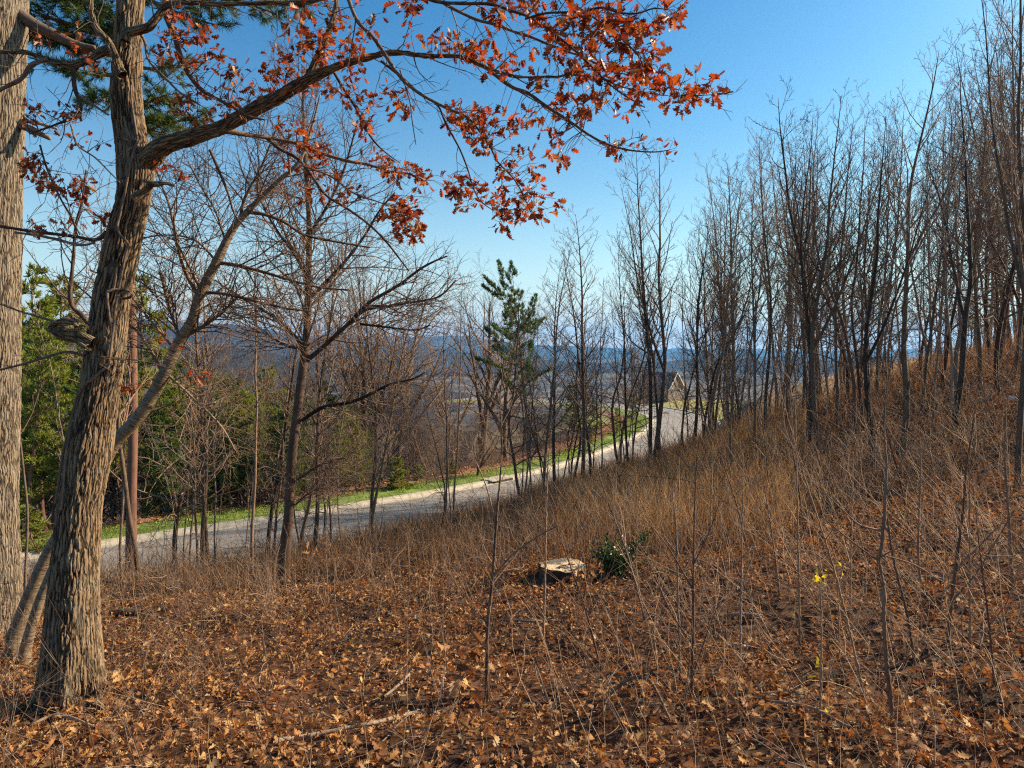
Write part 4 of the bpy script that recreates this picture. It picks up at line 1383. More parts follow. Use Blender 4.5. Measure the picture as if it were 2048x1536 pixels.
fill(26, 1040, 1440, 18, 22, [(1000, 640), (1150, 620), (1250, 560), (1330, 520), (1450, 430)], ['thin1', 'thin2', 'pole3', 'messy2', 'messy1'], 'on the near roadside', 'saplings fringing the near roadside', gap, jit=120)
fill(16, 250, 1040, 11.5, 14.5, [(200, 760), (1040, 800)], ['thin1', 'thin2', 'messy2'], 'before the road', 'short whips before the road', gap, jit=150)
fill(14, 2090, 3100, 10, 20, [(2000, 150), (3100, -150)], ['pole4', 'pole1', 'messy1'], 'added out of view for shade', 'trees added out of view for shade', jit=100)  # unseen trees past the right edge, added to throw shade on the bank
# beyond the road
far_side = lambda px, D, x, sd: sd > 0 or gap(px, D, x, sd)
fill(38, 420, 1300, 32, 52, [(300, 740), (650, 770), (900, 790), (1100, 750), (1300, 760)], ['messy1', 'messy2', 'pole3', 'broad2'], 'across the road', 'thicket trees across the road', far_side, jit=90)
fill(34, 60, 1320, 50, 95, [(0, 660), (300, 720), (650, 780), (900, 790), (1100, 750), (1300, 760)], ['broad1', 'broad2', 'messy1', 'messy2'], 'in the lower woods', 'lower woods beyond the road', far_side, jit=70)
fill(40, 400, 1320, 34, 60, [(400, 860), (1300, 840)], ['bush'], 'behind the verge', 'leafless bushes behind the verge', far_side, name='bush', jit=60)
fill(45, 60, 1300, 30, 50, [(60, 800), (400, 830), (1300, 850)], ['bush_pale'], 'behind the verge', 'pale bushes behind the verge', far_side, name='bush', jit=70)
fill(18, 800, 960, 48, 72, [(800, 835), (960, 835)], ['bush', 'messy1', 'bush_pale'], 'by the dark house', 'growth by the dark house', far_side, name='bush', jit=30)
for px, D, pxt, yt, v, lab in ((735, 52, 745, 560, 'broad1', 'wide dark-limbed bare oak across the road, left of centre'), (790, 58, 800, 570, 'broad2', 'second wide bare oak just right of the dark-limbed one across the road'),
                               (690, 60, 700, 600, 'broad2', 'bare spreading tree behind the slim tree boughs, across the road'), (965, 55, 960, 590, 'broad1', 'bare spreading tree left of the far pine'),
                               (1010, 50, 1005, 610, 'broad2', 'tangled bare tree touching the left of the far pine'), (905, 60, 870, 690, 'broad2', 'low wide bare tree beside the dark-roofed house'),
                               (1290, 110, 1285, 700, 'broad1', 'round bare tree in front of the far house on the left'), (1385, 120, 1390, 720, 'broad2', 'bare tree at the right end of the far house')):
    tree_px(v, px, D, pxt, yt, lab)


# ------------------------------------------------------------------ evergreens
def needle_tufts(mb, pos, dirs, rng, L=.12, n=9, w=.006, spread=.8):
    m = len(pos)
    dirs = dirs / (np.linalg.norm(dirs, axis=1)[:, None] + 1e-9)
    d = dirs[:, None] + rng.normal(0, spread * .55, (m, n, 3))
    d /= np.linalg.norm(d, axis=2)[..., None]
    s = np.cross(d, rng.normal(0, 1, (m, n, 3)))
    s /= np.linalg.norm(s, axis=2)[..., None] + 1e-9
    b0 = pos[:, None] + d * 0
    l_ = (L * rng.uniform(.7, 1.2, (m, n)))[..., None]
    V = np.stack([b0 - s * w * .5, b0 + s * w * .5, b0 + d * l_ * .6 + s * w, b0 + d * l_], 2)
    V = V.reshape(-1, 3)
    i = np.arange(m * n)[:, None] * 4
    mb.add(V, np.concatenate([i + np.array([[0, 1, 2]]), i + np.array([[0, 2, 3]])]).reshape(-1, 3))


def pine_variant(name, seed, H=10, step=1.0, pw=.7, r0=.13, crown0=.25, spread=2.0, mat='needle', dens=1.0, L=.28, w=.035, n=7, droop=-.1, irregular=.3, flat=False):
    rng = np.random.default_rng(seed)
    tr, fo = MB(), MB()
    P = np.array([(rng.normal(0, .03) * i, rng.normal(0, .03) * i, -.3 + (H + .3) * i / 12) for i in range(13)])
    P[:, :2] = np.cumsum(rng.normal(0, .035, (13, 2)), 0)
    rad = np.linspace(r0, .015, 13)
    tr.tube(P, rad, 8)
    bs = []
    z = crown0
    pos, dr = [], []
    while z < .99:
        f = (z - crown0) / (1 - crown0)
        for k in range(rng.integers(3, 6)):
            a = rng.uniform(0, 2 * PI)
            Lb = spread * ((1 - f) ** pw * .9 + .12) * (1 if f > .15 else .6 + 2.6 * f) * rng.uniform(1 - irregular * 1.6, 1 + irregular)
            if rng.random() < .12:
                continue
            p0 = np.array([np.interp(z * H, P[:, 2], P[:, i]) for i in (0, 1)] + [z * H])
            d = np.array((math.cos(a), math.sin(a), .25 + .5 * f))
            Q = branch_path(p0, d, Lb, 6, rng, droop, .08)
            tr.tube(Q, np.linspace(.022 * (1.2 - f), .004, 7), 4, False)
            nb = max(4, int(Lb * 16 * dens))
            for j in range(nb):
                t = rng.uniform(.18, 1.0) ** .8
                i0 = min(5, int(t * 6))
                q = Q[i0] + (Q[i0 + 1] - Q[i0]) * (t * 6 - i0)
                T = Q[i0 + 1] - Q[i0]
                T /= np.linalg.norm(T)
                sd = np.cross(T, (0, 0, 1)) * rng.choice((-1, 1)) * rng.uniform(.1, .45) * Lb * (1.15 - t)
                off = sd + np.array((0, 0, rng.normal(0, .05 if not flat else .03)))
                pos.append(q + off)
                dr.append(T * .7 + sd * 1.2 + np.array((0, 0, .25)))
        z += rng.uniform(.025, .05) * (10 / H) ** .3 * step
    needle_tufts(fo, np.array(pos), np.array(dr), rng, L, n, w, .8)
    VAR[name] = (tr.mesh(name + '_trunk', M['red_bark']), fo.mesh(name + '_foliage', M[mat], False))


pine_variant('pine_a', 31, mat='needle', dens=1.2, spread=2.1)
pine_variant('pine_b', 32, mat='needle_yellow', dens=1.3, spread=2.3, crown0=.18)
pine_variant('pine_c', 33, mat='needle_yellow', dens=1.1, spread=1.8, crown0=.35, irregular=.5)
pine_variant('pine_top', 39, H=12, r0=.2, mat='needle', dens=2.2, spread=2.3, crown0=.38, irregular=.85, L=.26, w=.024, n=9, step=1.25, pw=.3, flat=True, droop=.12)
pine_variant('conifer_s', 35, H=4, r0=.06, mat='needle_yellow', dens=1.6, spread=1.2, crown0=.05, L=.2, w=.035)


def pine_px(var, px, D, pxt, yt, label, group=None, name='pine_tree', H0=10.0, thick=1.0):
    x = (px - 1024) / F * D
    z = hz(x, D)
    top = at(pxt, yt, D)
    Hh = top[2] - z
    o = empty(name, (x, D, z), label, 'tree' if name != 'evergreen_shrub' else 'shrub', group)
    s = Hh / H0
    o.scale = (s * thick, s * thick, s)
    o.rotation_euler = (0, math.atan2(top[0] - x, Hh), rw.uniform(0, 6.28) if abs(top[0] - x) < .3 else 0)
    for nm, me in zip(('trunk', 'foliage'), VAR[var]):
        c = bpy.data.objects.new(nm, me)
        C.objects.link(c)
        c.parent = o
    return o


pine_px('pine_top', 1062, 46, 1025, 548, 'tall pine rising above the bare trees right of centre', H0=12, thick=.75)
for px, D, pxt, yt, v, lab in ((60, 33, 60, 545, 'pine_c', 'yellow-green pine between the left-edge trunk and the oak, tall one'), (128, 36, 128, 560, 'pine_b', 'yellow-green pine close against the left side of the oak trunk'),
                               (95, 30, 92, 640, 'pine_b', 'lower bushy pine in front of the two tall ones left of the oak'), (24, 31, 22, 600, 'pine_c', 'pine showing just right of the left-edge trunk'),
                               (215, 40, 215, 570, 'pine_c', 'pine hidden behind the oak trunk'), (285, 40, 287, 560, 'pine_c', 'open-crowned pine right of the oak under the cherry'),
                               (345, 44, 345, 690, 'pine_a', 'dark pine across the road right of the oak'), (412, 46, 412, 740, 'pine_b', 'yellowish pine behind the roadside clump'),
                               (470, 42, 470, 760, 'pine_a', 'dark pine across the road left of the slim tree'), (535, 44, 535, 735, 'pine_b', 'sunlit pine just left of the slim tree trunk'),
                               (560, 40, 562, 800, 'pine_b', 'lower sunlit pine behind the slim tree'), (650, 43, 650, 760, 'pine_a', 'dark green pine right of the slim tree'),
                               (690, 42, 690, 800, 'pine_a', 'small dark pine right of the taller one by the slim tree'), (610, 46, 610, 790, 'pine_a', 'dark pine directly behind the slim tree'),
                               (735, 40, 735, 860, 'pine_a', 'low dark pine under the wide bare oak'), (1145, 62, 1145, 770, 'pine_b', 'yellow-green pine in the thicket right of the far pine'),
                               (1190, 64, 1190, 800, 'pine_b', 'yellow-green evergreen left of the road bend'), (1235, 60, 1235, 815, 'pine_b', 'evergreen beside the verge near the road bend'),
                               (1268, 72, 1268, 790, 'pine_b', 'evergreen at the road bend, nearest the dark poles'), (1100, 58, 1100, 830, 'pine_a', 'low dark evergreen right of the far pine foot'),
                               (1940, 34, 1940, 590, 'pine_c', 'green-tinged pine far back in the right-hand wood'), (1985, 36, 1985, 560, 'pine_c', 'pine beyond the crest near the right edge'),
                               (380, 36, 380, 860, 'conifer_s', ''), (300, 37, 300, 880, 'conifer_s', '')):
    if lab:
        pine_px(v, px, D, pxt, yt, lab, 'pines across the road' if px < 1300 else None)
for px, D, yt, lab in ((800, 36.5, 915, 'yellow-green roadside shrub behind the verge, left of centre'), (842, 39, 930, 'small evergreen shrub beside the yellow-green one on the verge'), (905, 40.5, 925, 'dark shrub behind the verge left of the drain'),
                       (380, 31, 930, 'green shrub behind the verge by the roadside clump'), (430, 33, 940, 'low green shrub behind the verge, left of the slim tree'), (310, 31, 960, 'green shrub behind the verge right of the oak'),
                       (980, 44, 925, 'low evergreen shrub behind the verge right of the drain'), (60, 25, 1010, 'green shrub between the left-edge trunk and the oak'), (1185, 58, 850, 'green roadside shrub near the bend')):
    pine_px('conifer_s', px, D, px, yt, lab, 'roadside shrubs', 'evergreen_shrub', 4.0, 1.5)
fill(34, 20, 760, 27, 40, [(20, 640), (200, 720), (450, 770), (760, 850)], ['pine_b', 'pine_a', 'pine_b', 'pine_c'], 'behind the verge', 'pines behind the verge', far_side, 'pine_tree', jit=50)
fill(26, 20, 720, 31, 56, [(0, 720), (700, 780)], ['pine_a', 'pine_b', 'pine_c'], 'in the lower woods', 'pines in the lower woods', far_side, 'pine_tree', jit=60)

# big pine whose boughs fill the upper left, trunk seen right of the oak foot
pr = at(262, 1128, 10.5)
pine = empty('pine_tree', (pr[0], pr[1], hz(pr[0], pr[1])), 'dark pine with long-needled boughs hanging into the upper left sky', 'tree')
b = MB()
Pp, rp = pxpath([(262, 1140, 22), (263, 1000, 19), (266, 830, 18), (262, 600, 17), (250, 300, 16), (240, 0, 14), (230, -500, 10), (225, -900, 5)], 10.5, 5)
b.tube(Pp, rp, 12)
b.build('trunk', M['red_bark'], pine)
rp_ = np.random.default_rng(77)
bo, fo = MB(), MB()
pos, dr = [], []


def pine_bough(x0, y0, x1, y1, D0, D1, wpx, n, side=45, wd=9):
    A, B = at(x0, y0, D0), at(x1, y1, D1)
    mid = (A + B) / 2 + np.array((0, 0, -.05))
    Q = spline([A, mid, B], 8)
    bo.tube(Q, np.linspace(wd / 2 / F * D0, .006, len(Q)), 6)
    Lb = np.linalg.norm(B - A)
    for j in range(n):
        t = rp_.uniform(.1, 1) ** .8
        k = min(len(Q) - 2, int(t * (len(Q) - 1)))
        q = Q[k]
        T = (Q[k + 1] - Q[k])
        T /= np.linalg.norm(T)
        s_ = rp_.normal(0, 1, 3)
        s_[2] *= .45
        off = s_ * side / F * D0 * .8 * (1.2 - t * .5)
        Qs = spline([q, q + off * .5 + T * .06, q + off + T * .12], 2)
        bo.tube(Qs, .004, 3, False)
        for m_ in range(5):
            f = rp_.uniform(.3, 1)
            pos.append(q + off * f + T * .12 * f)
            dr.append(off / (np.linalg.norm(off) + 1e-6) + T * .5 + rp_.normal(0, .35, 3) + np.array((0, 0, .1)))


for a_ in ((235, 70, 60, 20, 10, 9, 20, 55, 45, 22), (240, 110, 90, 75, 10, 9.5, 16, 50, 40, 14), (235, 40, 120, -20, 10, 9, 16, 50, 50, 14), (245, 150, 110, 130, 10, 9.5, 14, 26, 30, 10),
           (260, 180, 190, 200, 10, 9, 12, 30, 38, 10), (262, 200, 330, 190, 10, 9.5, 12, 34, 45, 10), (262, 130, 350, 130, 10, 9, 12, 22, 35, 10), (262, 240, 400, 235, 10, 9.4, 12, 40, 30, 10), (270, 260, 330, 245, 10, 9.5, 10, 24, 30, 8),
           (262, -60, 480, 20, 10.5, 9.5, 16, 30, 40, 12), (262, -90, 560, 30, 10.5, 9.5, 18, 60, 45, 14), (262, -140, 620, 20, 10.5, 9.5, 18, 60, 45, 14), (262, -20, 430, 50, 10.5, 9.5, 14, 34, 38, 12),
           (240, -60, 150, 20, 10, 9, 14, 30, 50, 12), (262, -200, 520, -40, 10.5, 9.5, 18, 40, 60, 14), (262, -200, 40, -60, 10.5, 9.5, 18, 40, 60, 14)):
    pine_bough(*a_)
bo.build('branches', M['wood_bark'], pine)
needle_tufts(fo, np.array(pos), np.array(dr), rp_, .12, 16, .0045, .95)
fo.build('foliage', M['needle'], pine, smooth=False)

# ------------------------------------------------------------------ stump
sb = ground_hit(1120, 1172)
sx, sy = sb[0], sb[1] + .22
sz = hz(sx, sy)
ctr = at(1124, 1131, sy)
rt = 47 / F * sy
stump = empty('tree_stump', (sx, sy, sz), 'sawn-off tree stump in the clearing with a weathered pale top', 'stump')
b = MB()
n = 64
th = np.linspace(0, 2 * PI, n, endpoint=False)
ztop = ctr[2]
prof = [(-.15, 1.35), (0, 1.22), (.06, 1.08), (.5, 1.0), (.97, 1.0), (1.0, .97)]
V = []
for f_, r_ in prof:
    fl = max(0, 1 - max(f_, 0) * 2.2)
    m_ = r_ * (1 + (.05 + .10 * fl) * np.sin(th * 5 + 1) + .04 * np.sin(th * 9 + 2) + .02 * np.sin(th * 17))
    V.append(np.stack([ctr[0] + rt * m_ * np.cos(th), ctr[1] + rt * .95 * m_ * np.sin(th), np.full(n, sz + (ztop - sz) * f_ + .012 * np.sin(th * 2))], 1))
V = np.concatenate(V)
i = np.arange(len(prof) - 1)[:, None] * n
j = np.arange(n)[None]
f = np.stack([i + j, i + (j + 1) % n, i + n + (j + 1) % n, i + n + j], -1).reshape(-1, 4)
b.add(V, None, f)
M['stump_bark'] = mat_bark('stump_bark', (.2, .13, .08), (.04, .025, .018), 40)
b.build('bark', M['stump_bark'], stump, smooth=False)
m, nt, bs = nodes('cut_wood')
tc = nt.nodes.new('ShaderNodeTexCoord')
wv = N(nt, 'ShaderNodeTexWave', Scale=14, Distortion=2.5, Detail=3)
wv.wave_type = 'RINGS'
wv.rings_direction = 'Z'
nt.links.new(tc.outputs['Object'], wv.inputs[0])
c1 = ramp(nt, wv.outputs['Fac'], [(0, (.46, .3, .15)), (1, (.7, .5, .3))])
c1 = mixc(nt, c1, (.11, .1, .1), ramp(nt, noise(nt, tc.outputs['Object'], 5, 4), [(.54, (0, 0, 0)), (.62, (.8, .8, .8))]))
nt.links.new(c1, bs.inputs['Base Color'])
bs.inputs['Roughness'].default_value = .8
b = MB()
rings = 8
V = []
for k in range(rings + 1):
    q = k / rings
    m_ = (1 + .05 * np.sin(th * 5 + 1) + .04 * np.sin(th * 9 + 2)) * .965 * q
    V.append(np.stack([rt * m_ * np.cos(th), rt * .95 * m_ * np.sin(th), .012 * np.sin(th * 2) * q + rngo.normal(0, .002, n) + .006], 1))
V = np.concatenate(V)
i = np.arange(rings)[:, None] * n
f = np.stack([i + j, i + n + j, i + n + (j + 1) % n, i + (j + 1) % n], -1).reshape(-1, 4)
b.add(V, None, f)
co = link_mesh('cut_face', b.mesh('cut_face', m, False), stump, loc=(ctr[0] - sx, ctr[1] - sy, ztop - sz))
# evergreen shrub by the stump
gx = ground_hit(1238, 1165)
gx = np.array((gx[0], gx[1] + .3, 0))
gx[2] = hz(gx[0], gx[1])
sh = empty('evergreen_shrub', tuple(gx), 'small dark green broad-leaved shrub growing right of the stump', 'shrub')
b, fo = MB(), MB()
pp, dd = [], []
for k in range(26):
    a = rngo.uniform(0, 2 * PI)
    d = np.array((math.cos(a) * .7 + .1, math.sin(a) * .6, 1))
    Q = branch_path(gx + rngo.normal(0, .06, 3) * (1, 1, 0), d, rngo.uniform(.18, .42), 5, rngo, .2, .2)
    b.tube(Q, np.linspace(.005, .002, 6), 4)
    for q in Q[1:]:
        for _ in range(8):
            pp.append(q + rngo.normal(0, .03, 3))
            dd.append(rngo.normal(0, 1, 3) + np.array((0, 0, .4)))
for Q0, Q1 in (((1180, 1125), (1195, 1105)), ((1200, 1150), (1215, 1120)), ((1275, 1100), (1285, 1070))):
    for k in range(4):
        A = gx + np.array((0, 0, .05))
        B = at(Q1[0] + rngo.normal(0, 10), Q1[1] + rngo.normal(0, 8), gx[1] - rngo.uniform(0, .2))
        Q = spline([A, (A + B) / 2 + rngo.normal(0, .03, 3), B], 3)
        b.tube(Q, .003, 4)
        for q in Q[3:]:
            for _ in range(7):
                pp.append(q + rngo.normal(0, .022, 3))
                dd.append(rngo.normal(0, 1, 3) + np.array((0, 0, .4)))
b.build('stems', M['brown_twig'], sh)
pp, dd = np.array(pp), np.array(dd)
leaf_field(fo, pp, dd, rngo.normal(0, 1, (len(pp), 3)) + np.array((0, 0, 1.)), rngo.uniform(.028, .05, len(pp)), TPL_S, rngo, .3)
fo.build('foliage', M['evergreen_leaf'], sh, smooth=False)


# ------------------------------------------------------------------ foreground saplings and weeds, each a thing
def fg_sapling(label, rows, D=None, side=(), mat='brown_twig', leaves=(), lmat='leaf', lsize=.08, name='sapling', twigs=0, L=.3, group=None):
    g0 = ground_hit(rows[0][0], rows[0][1]) if D is None else None
    Dd = g0[1] if D is None else D
    p0 = at(rows[0][0], rows[0][1], Dd)
    z0 = hz(p0[0], p0[1])
    o = empty(name, (p0[0], p0[1], z0), label, 'sapling', group)
    P, rad = pxpath(rows, Dd, 5)
    P = np.vstack([[P[0][0], P[0][1], min(z0, P[0][2]) - .06], P])
    rad = np.r_[rad[0], rad]
    b = MB()
    Pk, rk = resample(P, rad * .8, .012)
    rk = rk * (1 + .45 * (rngo.random(len(rk)) < .09) + rngo.normal(0, .05, len(rk)))
    Pk[1:-1] += rngo.normal(0, .0012, Pk[1:-1].shape)
    b.tube(Pk, rk, 7)
    b.build('stem', M[mat], o)
    if side or twigs:
        for s_ in side:
            P2, r2 = pxpath(s_, Dd, 4)
            t = MB()
            t.tube(P2, r2, 5)
            t.build('twig', M[mat], o)
        t = MB()
        if twigs:
            sprout(t, P, rad, rngo, 1, twigs, L, .7, .3, .15, .3, .0013, (4, .5))
            t.build('fine_twigs', M[mat], o, kind='stuff')
    for lx, ly, k, sp in leaves:
        for _ in range(k):
            q = at(lx + rngo.normal(0, sp), ly + rngo.normal(0, sp), Dd + rngo.normal(0, .05))
            bb = MB()
            d = rngo.normal(0, 1, 3)
            leaf_field(bb, np.zeros((1, 3)), np.array([d]), rngo.normal(0, 1, (1, 3)), np.array([lsize * rngo.uniform(.75, 1.2)]), TPL_HI if lmat == 'leaf' or lmat == 'litter' else TPL_S, rngo, .7)
            link_mesh('leaf', bb.mesh('leaf', M[lmat], False), o, loc=tuple(Vector(q) - o.location))
    return o


G = 'leafless saplings in the foreground'
fg_sapling('dark upright sapling left of the stump with big rust leaves at its foot', [(974, 1396, 11), (975, 1257, 9), (985, 1157, 8), (994, 1024, 6), (1004, 900, 4), (1000, 800, 3), (1008, 720, 2)],
           side=[[(987, 1155, 5), (1024, 1110, 4), (1080, 1070, 3), (1120, 1050, 2)], [(992, 1060, 4), (975, 980, 3), (950, 920, 2)], [(975, 1250, 3), (940, 1200, 2), (900, 1150, 2)]],
           leaves=[(905, 1310, 7, 14), (950, 1310, 5, 12), (930, 1370, 8, 14), (940, 1400, 6, 10), (960, 1340, 4, 10)], lmat='litter', lsize=.11, twigs=8, L=.35)
fg_sapling('darkest crooked sapling stem right of the yellow-leaved seedling', [(1790, 1590, 16), (1783, 1424, 12), (1774, 1337, 11), (1769, 1257, 10), (1766, 1174, 10), (1758, 1122, 10), (1765, 1085, 9), (1769, 1024, 8), (1773, 930, 6), (1768, 850, 4), (1775, 760, 3)], D=3.0,
           side=[[(1760, 1124, 4), (1700, 1080, 3), (1640, 1030, 2)], [(1764, 1062, 6), (1720, 1050, 4), (1690, 1024, 3), (1650, 985, 2)], [(1767, 1110, 3), (1830, 1130, 3), (1890, 1165, 2), (1960, 1180, 2)], [(1770, 1000, 4), (1800, 930, 3), (1830, 860, 2)], [(1770, 940, 3), (1740, 880, 2), (1725, 830, 2)]], twigs=8, L=.35)
fg_sapling('sapling with a pale forked side branch near the right corner', [(1893, 1380, 12), (1893, 1324, 11), (1901, 1224, 9), (1913, 1124, 8), (1926, 1024, 6), (1932, 940, 5), (1945, 860, 3), (1950, 800, 2)], D=3.9,
           side=[[(1914, 1140, 5), (1930, 1118, 4), (1946, 1105, 4), (1970, 1080, 3), (2010, 1040, 2)], [(1908, 1165, 4), (1890, 1180, 3), (1882, 1205, 2)], [(1905, 1200, 4), (1950, 1150, 3), (1990, 1085, 3), (2030, 1020, 2)]], twigs=9, L=.35)
fg_sapling('thin leaning stem between the two thick right-hand saplings', [(1836, 1392, 8), (1829, 1324, 7), (1813, 1224, 6), (1786, 1114, 5), (1775, 1040, 4), (1760, 960, 2)], D=3.7, twigs=4, L=.3, group=G)
fg_sapling('straight thin stem with a kink right of the dark crooked sapling', [(1864, 1255, 7), (1853, 1190, 7), (1838, 1140, 6), (1838, 1024, 5), (1842, 930, 3), (1838, 860, 2)], D=5, twigs=6, L=.4, group=G)
fg_sapling('curved dark stem at the right edge of the picture', [(2056, 1275, 10), (2048, 1257, 9), (2029, 1207, 8), (2023, 1140, 8), (2017, 1024, 6), (2010, 920, 5), (2012, 820, 3)], D=4.8, twigs=8, L=.4, group=G)
fg_sapling('upright reddish stem right of the evergreen shrub with fanned twigs', [(1382, 1410, 9), (1386, 1257, 7), (1387, 1124, 6), (1389, 1024, 4), (1393, 930, 3), (1400, 870, 2)],
           side=[[(1384, 1340, 3), (1330, 1250, 2), (1280, 1190, 2), (1250, 1170, 1.5)], [(1386, 1180, 4), (1340, 1100, 3), (1300, 1050, 2), (1275, 1030, 1.5)], [(1385, 1290, 3), (1340, 1220, 3), (1300, 1130, 2), (1270, 1080, 1.5)], [(1387, 1130, 3), (1420, 1060, 2), (1440, 1000, 1.5)], [(1383, 1360, 3), (1420, 1250, 2), (1450, 1180, 1.5)]], mat='red_bark', twigs=6, L=.35)
fg_sapling('thin grey stem just left of the upright reddish one', [(1361, 1360, 6), (1356, 1200, 5), (1352, 1060, 4), (1345, 980, 2)], twigs=6, L=.35, group=G, mat='pale_twig')
fg_sapling('dark thin stem in front of the stump', [(1086, 1292, 6), (1090, 1150, 5), (1093, 1000, 4), (1098, 900, 2)], twigs=4, L=.35, group=G)
fg_sapling('thin stem against the stump with its twigs crossing the sawn top', [(1165, 1215, 4), (1180, 1120, 3), (1195, 1060, 2)], twigs=4, L=.25, group=G)
fg_sapling('oak seedling with a bunch of orange leaves at the far side of the clearing', [(645, 1140, 4), (648, 1110, 3), (652, 1090, 2)], D=10, leaves=[(640, 1118, 12, 14), (665, 1112, 8, 10), (625, 1105, 5, 8), (655, 1095, 5, 8)], lmat='litter', lsize=.12)
fg_sapling('seedling with drooping brown leaves against the front of the stump', [(1150, 1190, 3), (1155, 1160, 3), (1165, 1140, 2)], leaves=[(1150, 1150, 6, 10), (1175, 1150, 8, 12), (1160, 1175, 6, 10), (1200, 1145, 4, 6)], lmat='litter', lsize=.08)
fg_sapling('spindly seedling topped by bright yellow leaves', [(1641, 1500, 7), (1641, 1400, 6), (1643, 1300, 5), (1641, 1165, 3)], D=3.1, mat='cane', leaves=[(1634, 1158, 6, 4), (1630, 1315, 1, 3), (1633, 1345, 2, 4), (1652, 1410, 2, 3), (1648, 1155, 2, 3)], lmat='yellow_leaf', lsize=.036)
fg_sapling('thin weed stem with small yellow-green leaves right of the yellow seedling', [(1686, 1400, 4), (1680, 1330, 4), (1676, 1195, 3), (1675, 1120, 2)], D=3.9, mat='cane', leaves=[(1675, 1124, 3, 3), (1676, 1195, 1, 2), (1682, 1150, 2, 3), (1650, 1140, 1, 2)], lmat='yellow_leaf', lsize=.03)
rs = random.Random(4)
spots = [(1200, 1330), (1290, 1240), (1480, 1330), (1560, 1200), (1600, 1300), (1700, 1230), (1730, 1400), (1940, 1300), (1990, 1380), (1500, 1120), (1420, 1100), (1250, 1010), (1610, 1080), (1820, 1060), (1880, 1000), (1960, 980), (1540, 1000), (1720, 1010), (2010, 940), (1660, 960)]
for k, (px, py) in enumerate(spots):
    g0 = ground_hit(px, py)
    hpx = rs.uniform(.9, 1.9) / g0[1] * F
    ln = rs.uniform(-.35, .05)
    rows = [(px, py, 3 + 12 / g0[1]), (px + ln * hpx * .3, py - hpx * .35, 2.5 + 9 / g0[1]), (px + ln * hpx * .7, py - hpx * .7, 2 + 4 / g0[1]), (px + ln * hpx, py - hpx, 1.2)]
    mt_ = rs.choice(['pale_twig', 'brown_twig', 'cane', 'red_bark'])
    lm = min([(1120, 1170, 'tree stump'), (1240, 1160, 'evergreen shrub'), (1641, 1400, 'yellow-leaved seedling'), (1780, 1350, 'dark crooked sapling'), (1893, 1300, 'pale-forked sapling'), (1485, 1243, 'whitish rotten log'), (1386, 1330, 'upright reddish stem'),
              (2024, 806, 'white litter'), (1618, 900, 'big forked trunk'), (1808, 960, 'right vine-twisted trunk')], key=lambda q: math.hypot(q[0] - px, (q[1] - py) * 1.5))
    lab = f"{ {'pale_twig': 'pale', 'brown_twig': 'brown', 'cane': 'straw-coloured', 'red_bark': 'reddish'}[mt_]} whip-like sapling {'left' if px < lm[0] else 'right'} of the {lm[2]}, {'below' if py > lm[1] + 20 else ('behind' if py < lm[1] - 20 else 'level with')} it"
    fg_sapling(lab, rows, mat=mt_, twigs=8, L=.5, name='sapling', group='whip-like saplings in the weeds')

# ------------------------------------------------------------------ dead wood on the ground
def fallen(label, rows, mat='pale_twig', sides=10, name='fallen_branch', lift=.03, cat='branch'):
    pts = []
    for r_ in rows:
        g0 = ground_hit(r_[0], r_[1])
        pts.append((g0[0], g0[1], g0[2] + lift + (r_[3] if len(r_) > 3 else 0), r_[2] / 2 / F * g0[1]))
    S = spline(pts, 6)
    b = MB()
    rg = np.random.default_rng(int(rows[0][0]))
    b.tube(S[:, :3] - S[0, :3], np.maximum(S[:, 3], .002) * (1 + rg.normal(0, .06, len(S))), sides)
    o = link_mesh(name, b.mesh(name, M[mat]), loc=tuple(S[0, :3]))
    return tag(o, label, cat)


fallen('light cut log stub on the ground right of the big oak', [(190, 1215, 9), (210, 1206, 9), (232, 1196, 9)], 'cane', name='fallen_log', cat='log', lift=.05)
fallen('weathered log half sunk in leaves right of the oak', [(222, 1232, 14), (250, 1230, 15), (280, 1228, 13)], 'wood_bark', name='fallen_log', cat='log', lift=.03)
fallen('whitish rotten log in the leaves right of centre', [(1450, 1242, 12), (1485, 1243, 15), (1525, 1245, 10)], 'pale_twig', name='fallen_log', cat='log')
fallen('small grey log behind the whitish one', [(1460, 1166, 8), (1485, 1172, 9), (1508, 1178, 6)], 'pale_twig', name='fallen_log', cat='log')
fallen('pale grey log lying behind the right-hand saplings', [(1815, 1170, 10), (1850, 1168, 12), (1895, 1170, 9)], 'pale_twig', name='fallen_log', cat='log')
fallen('long curved grey branch on the leaves at the bottom centre', [(545, 1496, 9), (620, 1486, 9), (690, 1470, 8), (760, 1455, 8), (820, 1440, 8), (890, 1436, 6)], 'pale_twig')
fallen('pale stick lying in the dark leaves at bottom centre', [(768, 1412, 5), (795, 1390, 6), (822, 1362, 5)], 'pale_twig', lift=.05)
fallen('straight dead branch beside the slim tree foot', [(570, 1165, 5), (610, 1166, 5), (652, 1168, 4)], 'wood_bark')
fallen('arched pale cane over the leaves at bottom right of centre', [(1205, 1455, 6), (1215, 1435, 6, .06), (1260, 1420, 6, .12), (1300, 1425, 6, .12), (1340, 1470, 5, .03)], 'cane')
fallen('long pale branch crossing the ground on the right', [(1540, 1420, 5), (1620, 1440, 6, .03), (1700, 1470, 6), (1800, 1500, 5)], 'cane')
fallen('greyish branch lying at the foot of the oak', [(190, 1470, 6), (120, 1450, 7, .02), (60, 1462, 6)], 'cane')
fallen('pale fallen stick up the right bank', [(1945, 815, 6), (1965, 812, 6), (1990, 806, 5)], 'pale_twig', lift=.1)
fallen('dead branch lying below the stump', [(1000, 1250, 4), (1060, 1256, 5, .02), (1120, 1248, 4)], 'pale_twig')
fallen('dark mossy limb lying near the left edge of the road brush', [(200, 1165, 7), (260, 1180, 6, .05), (300, 1182, 5)], 'wood_bark')

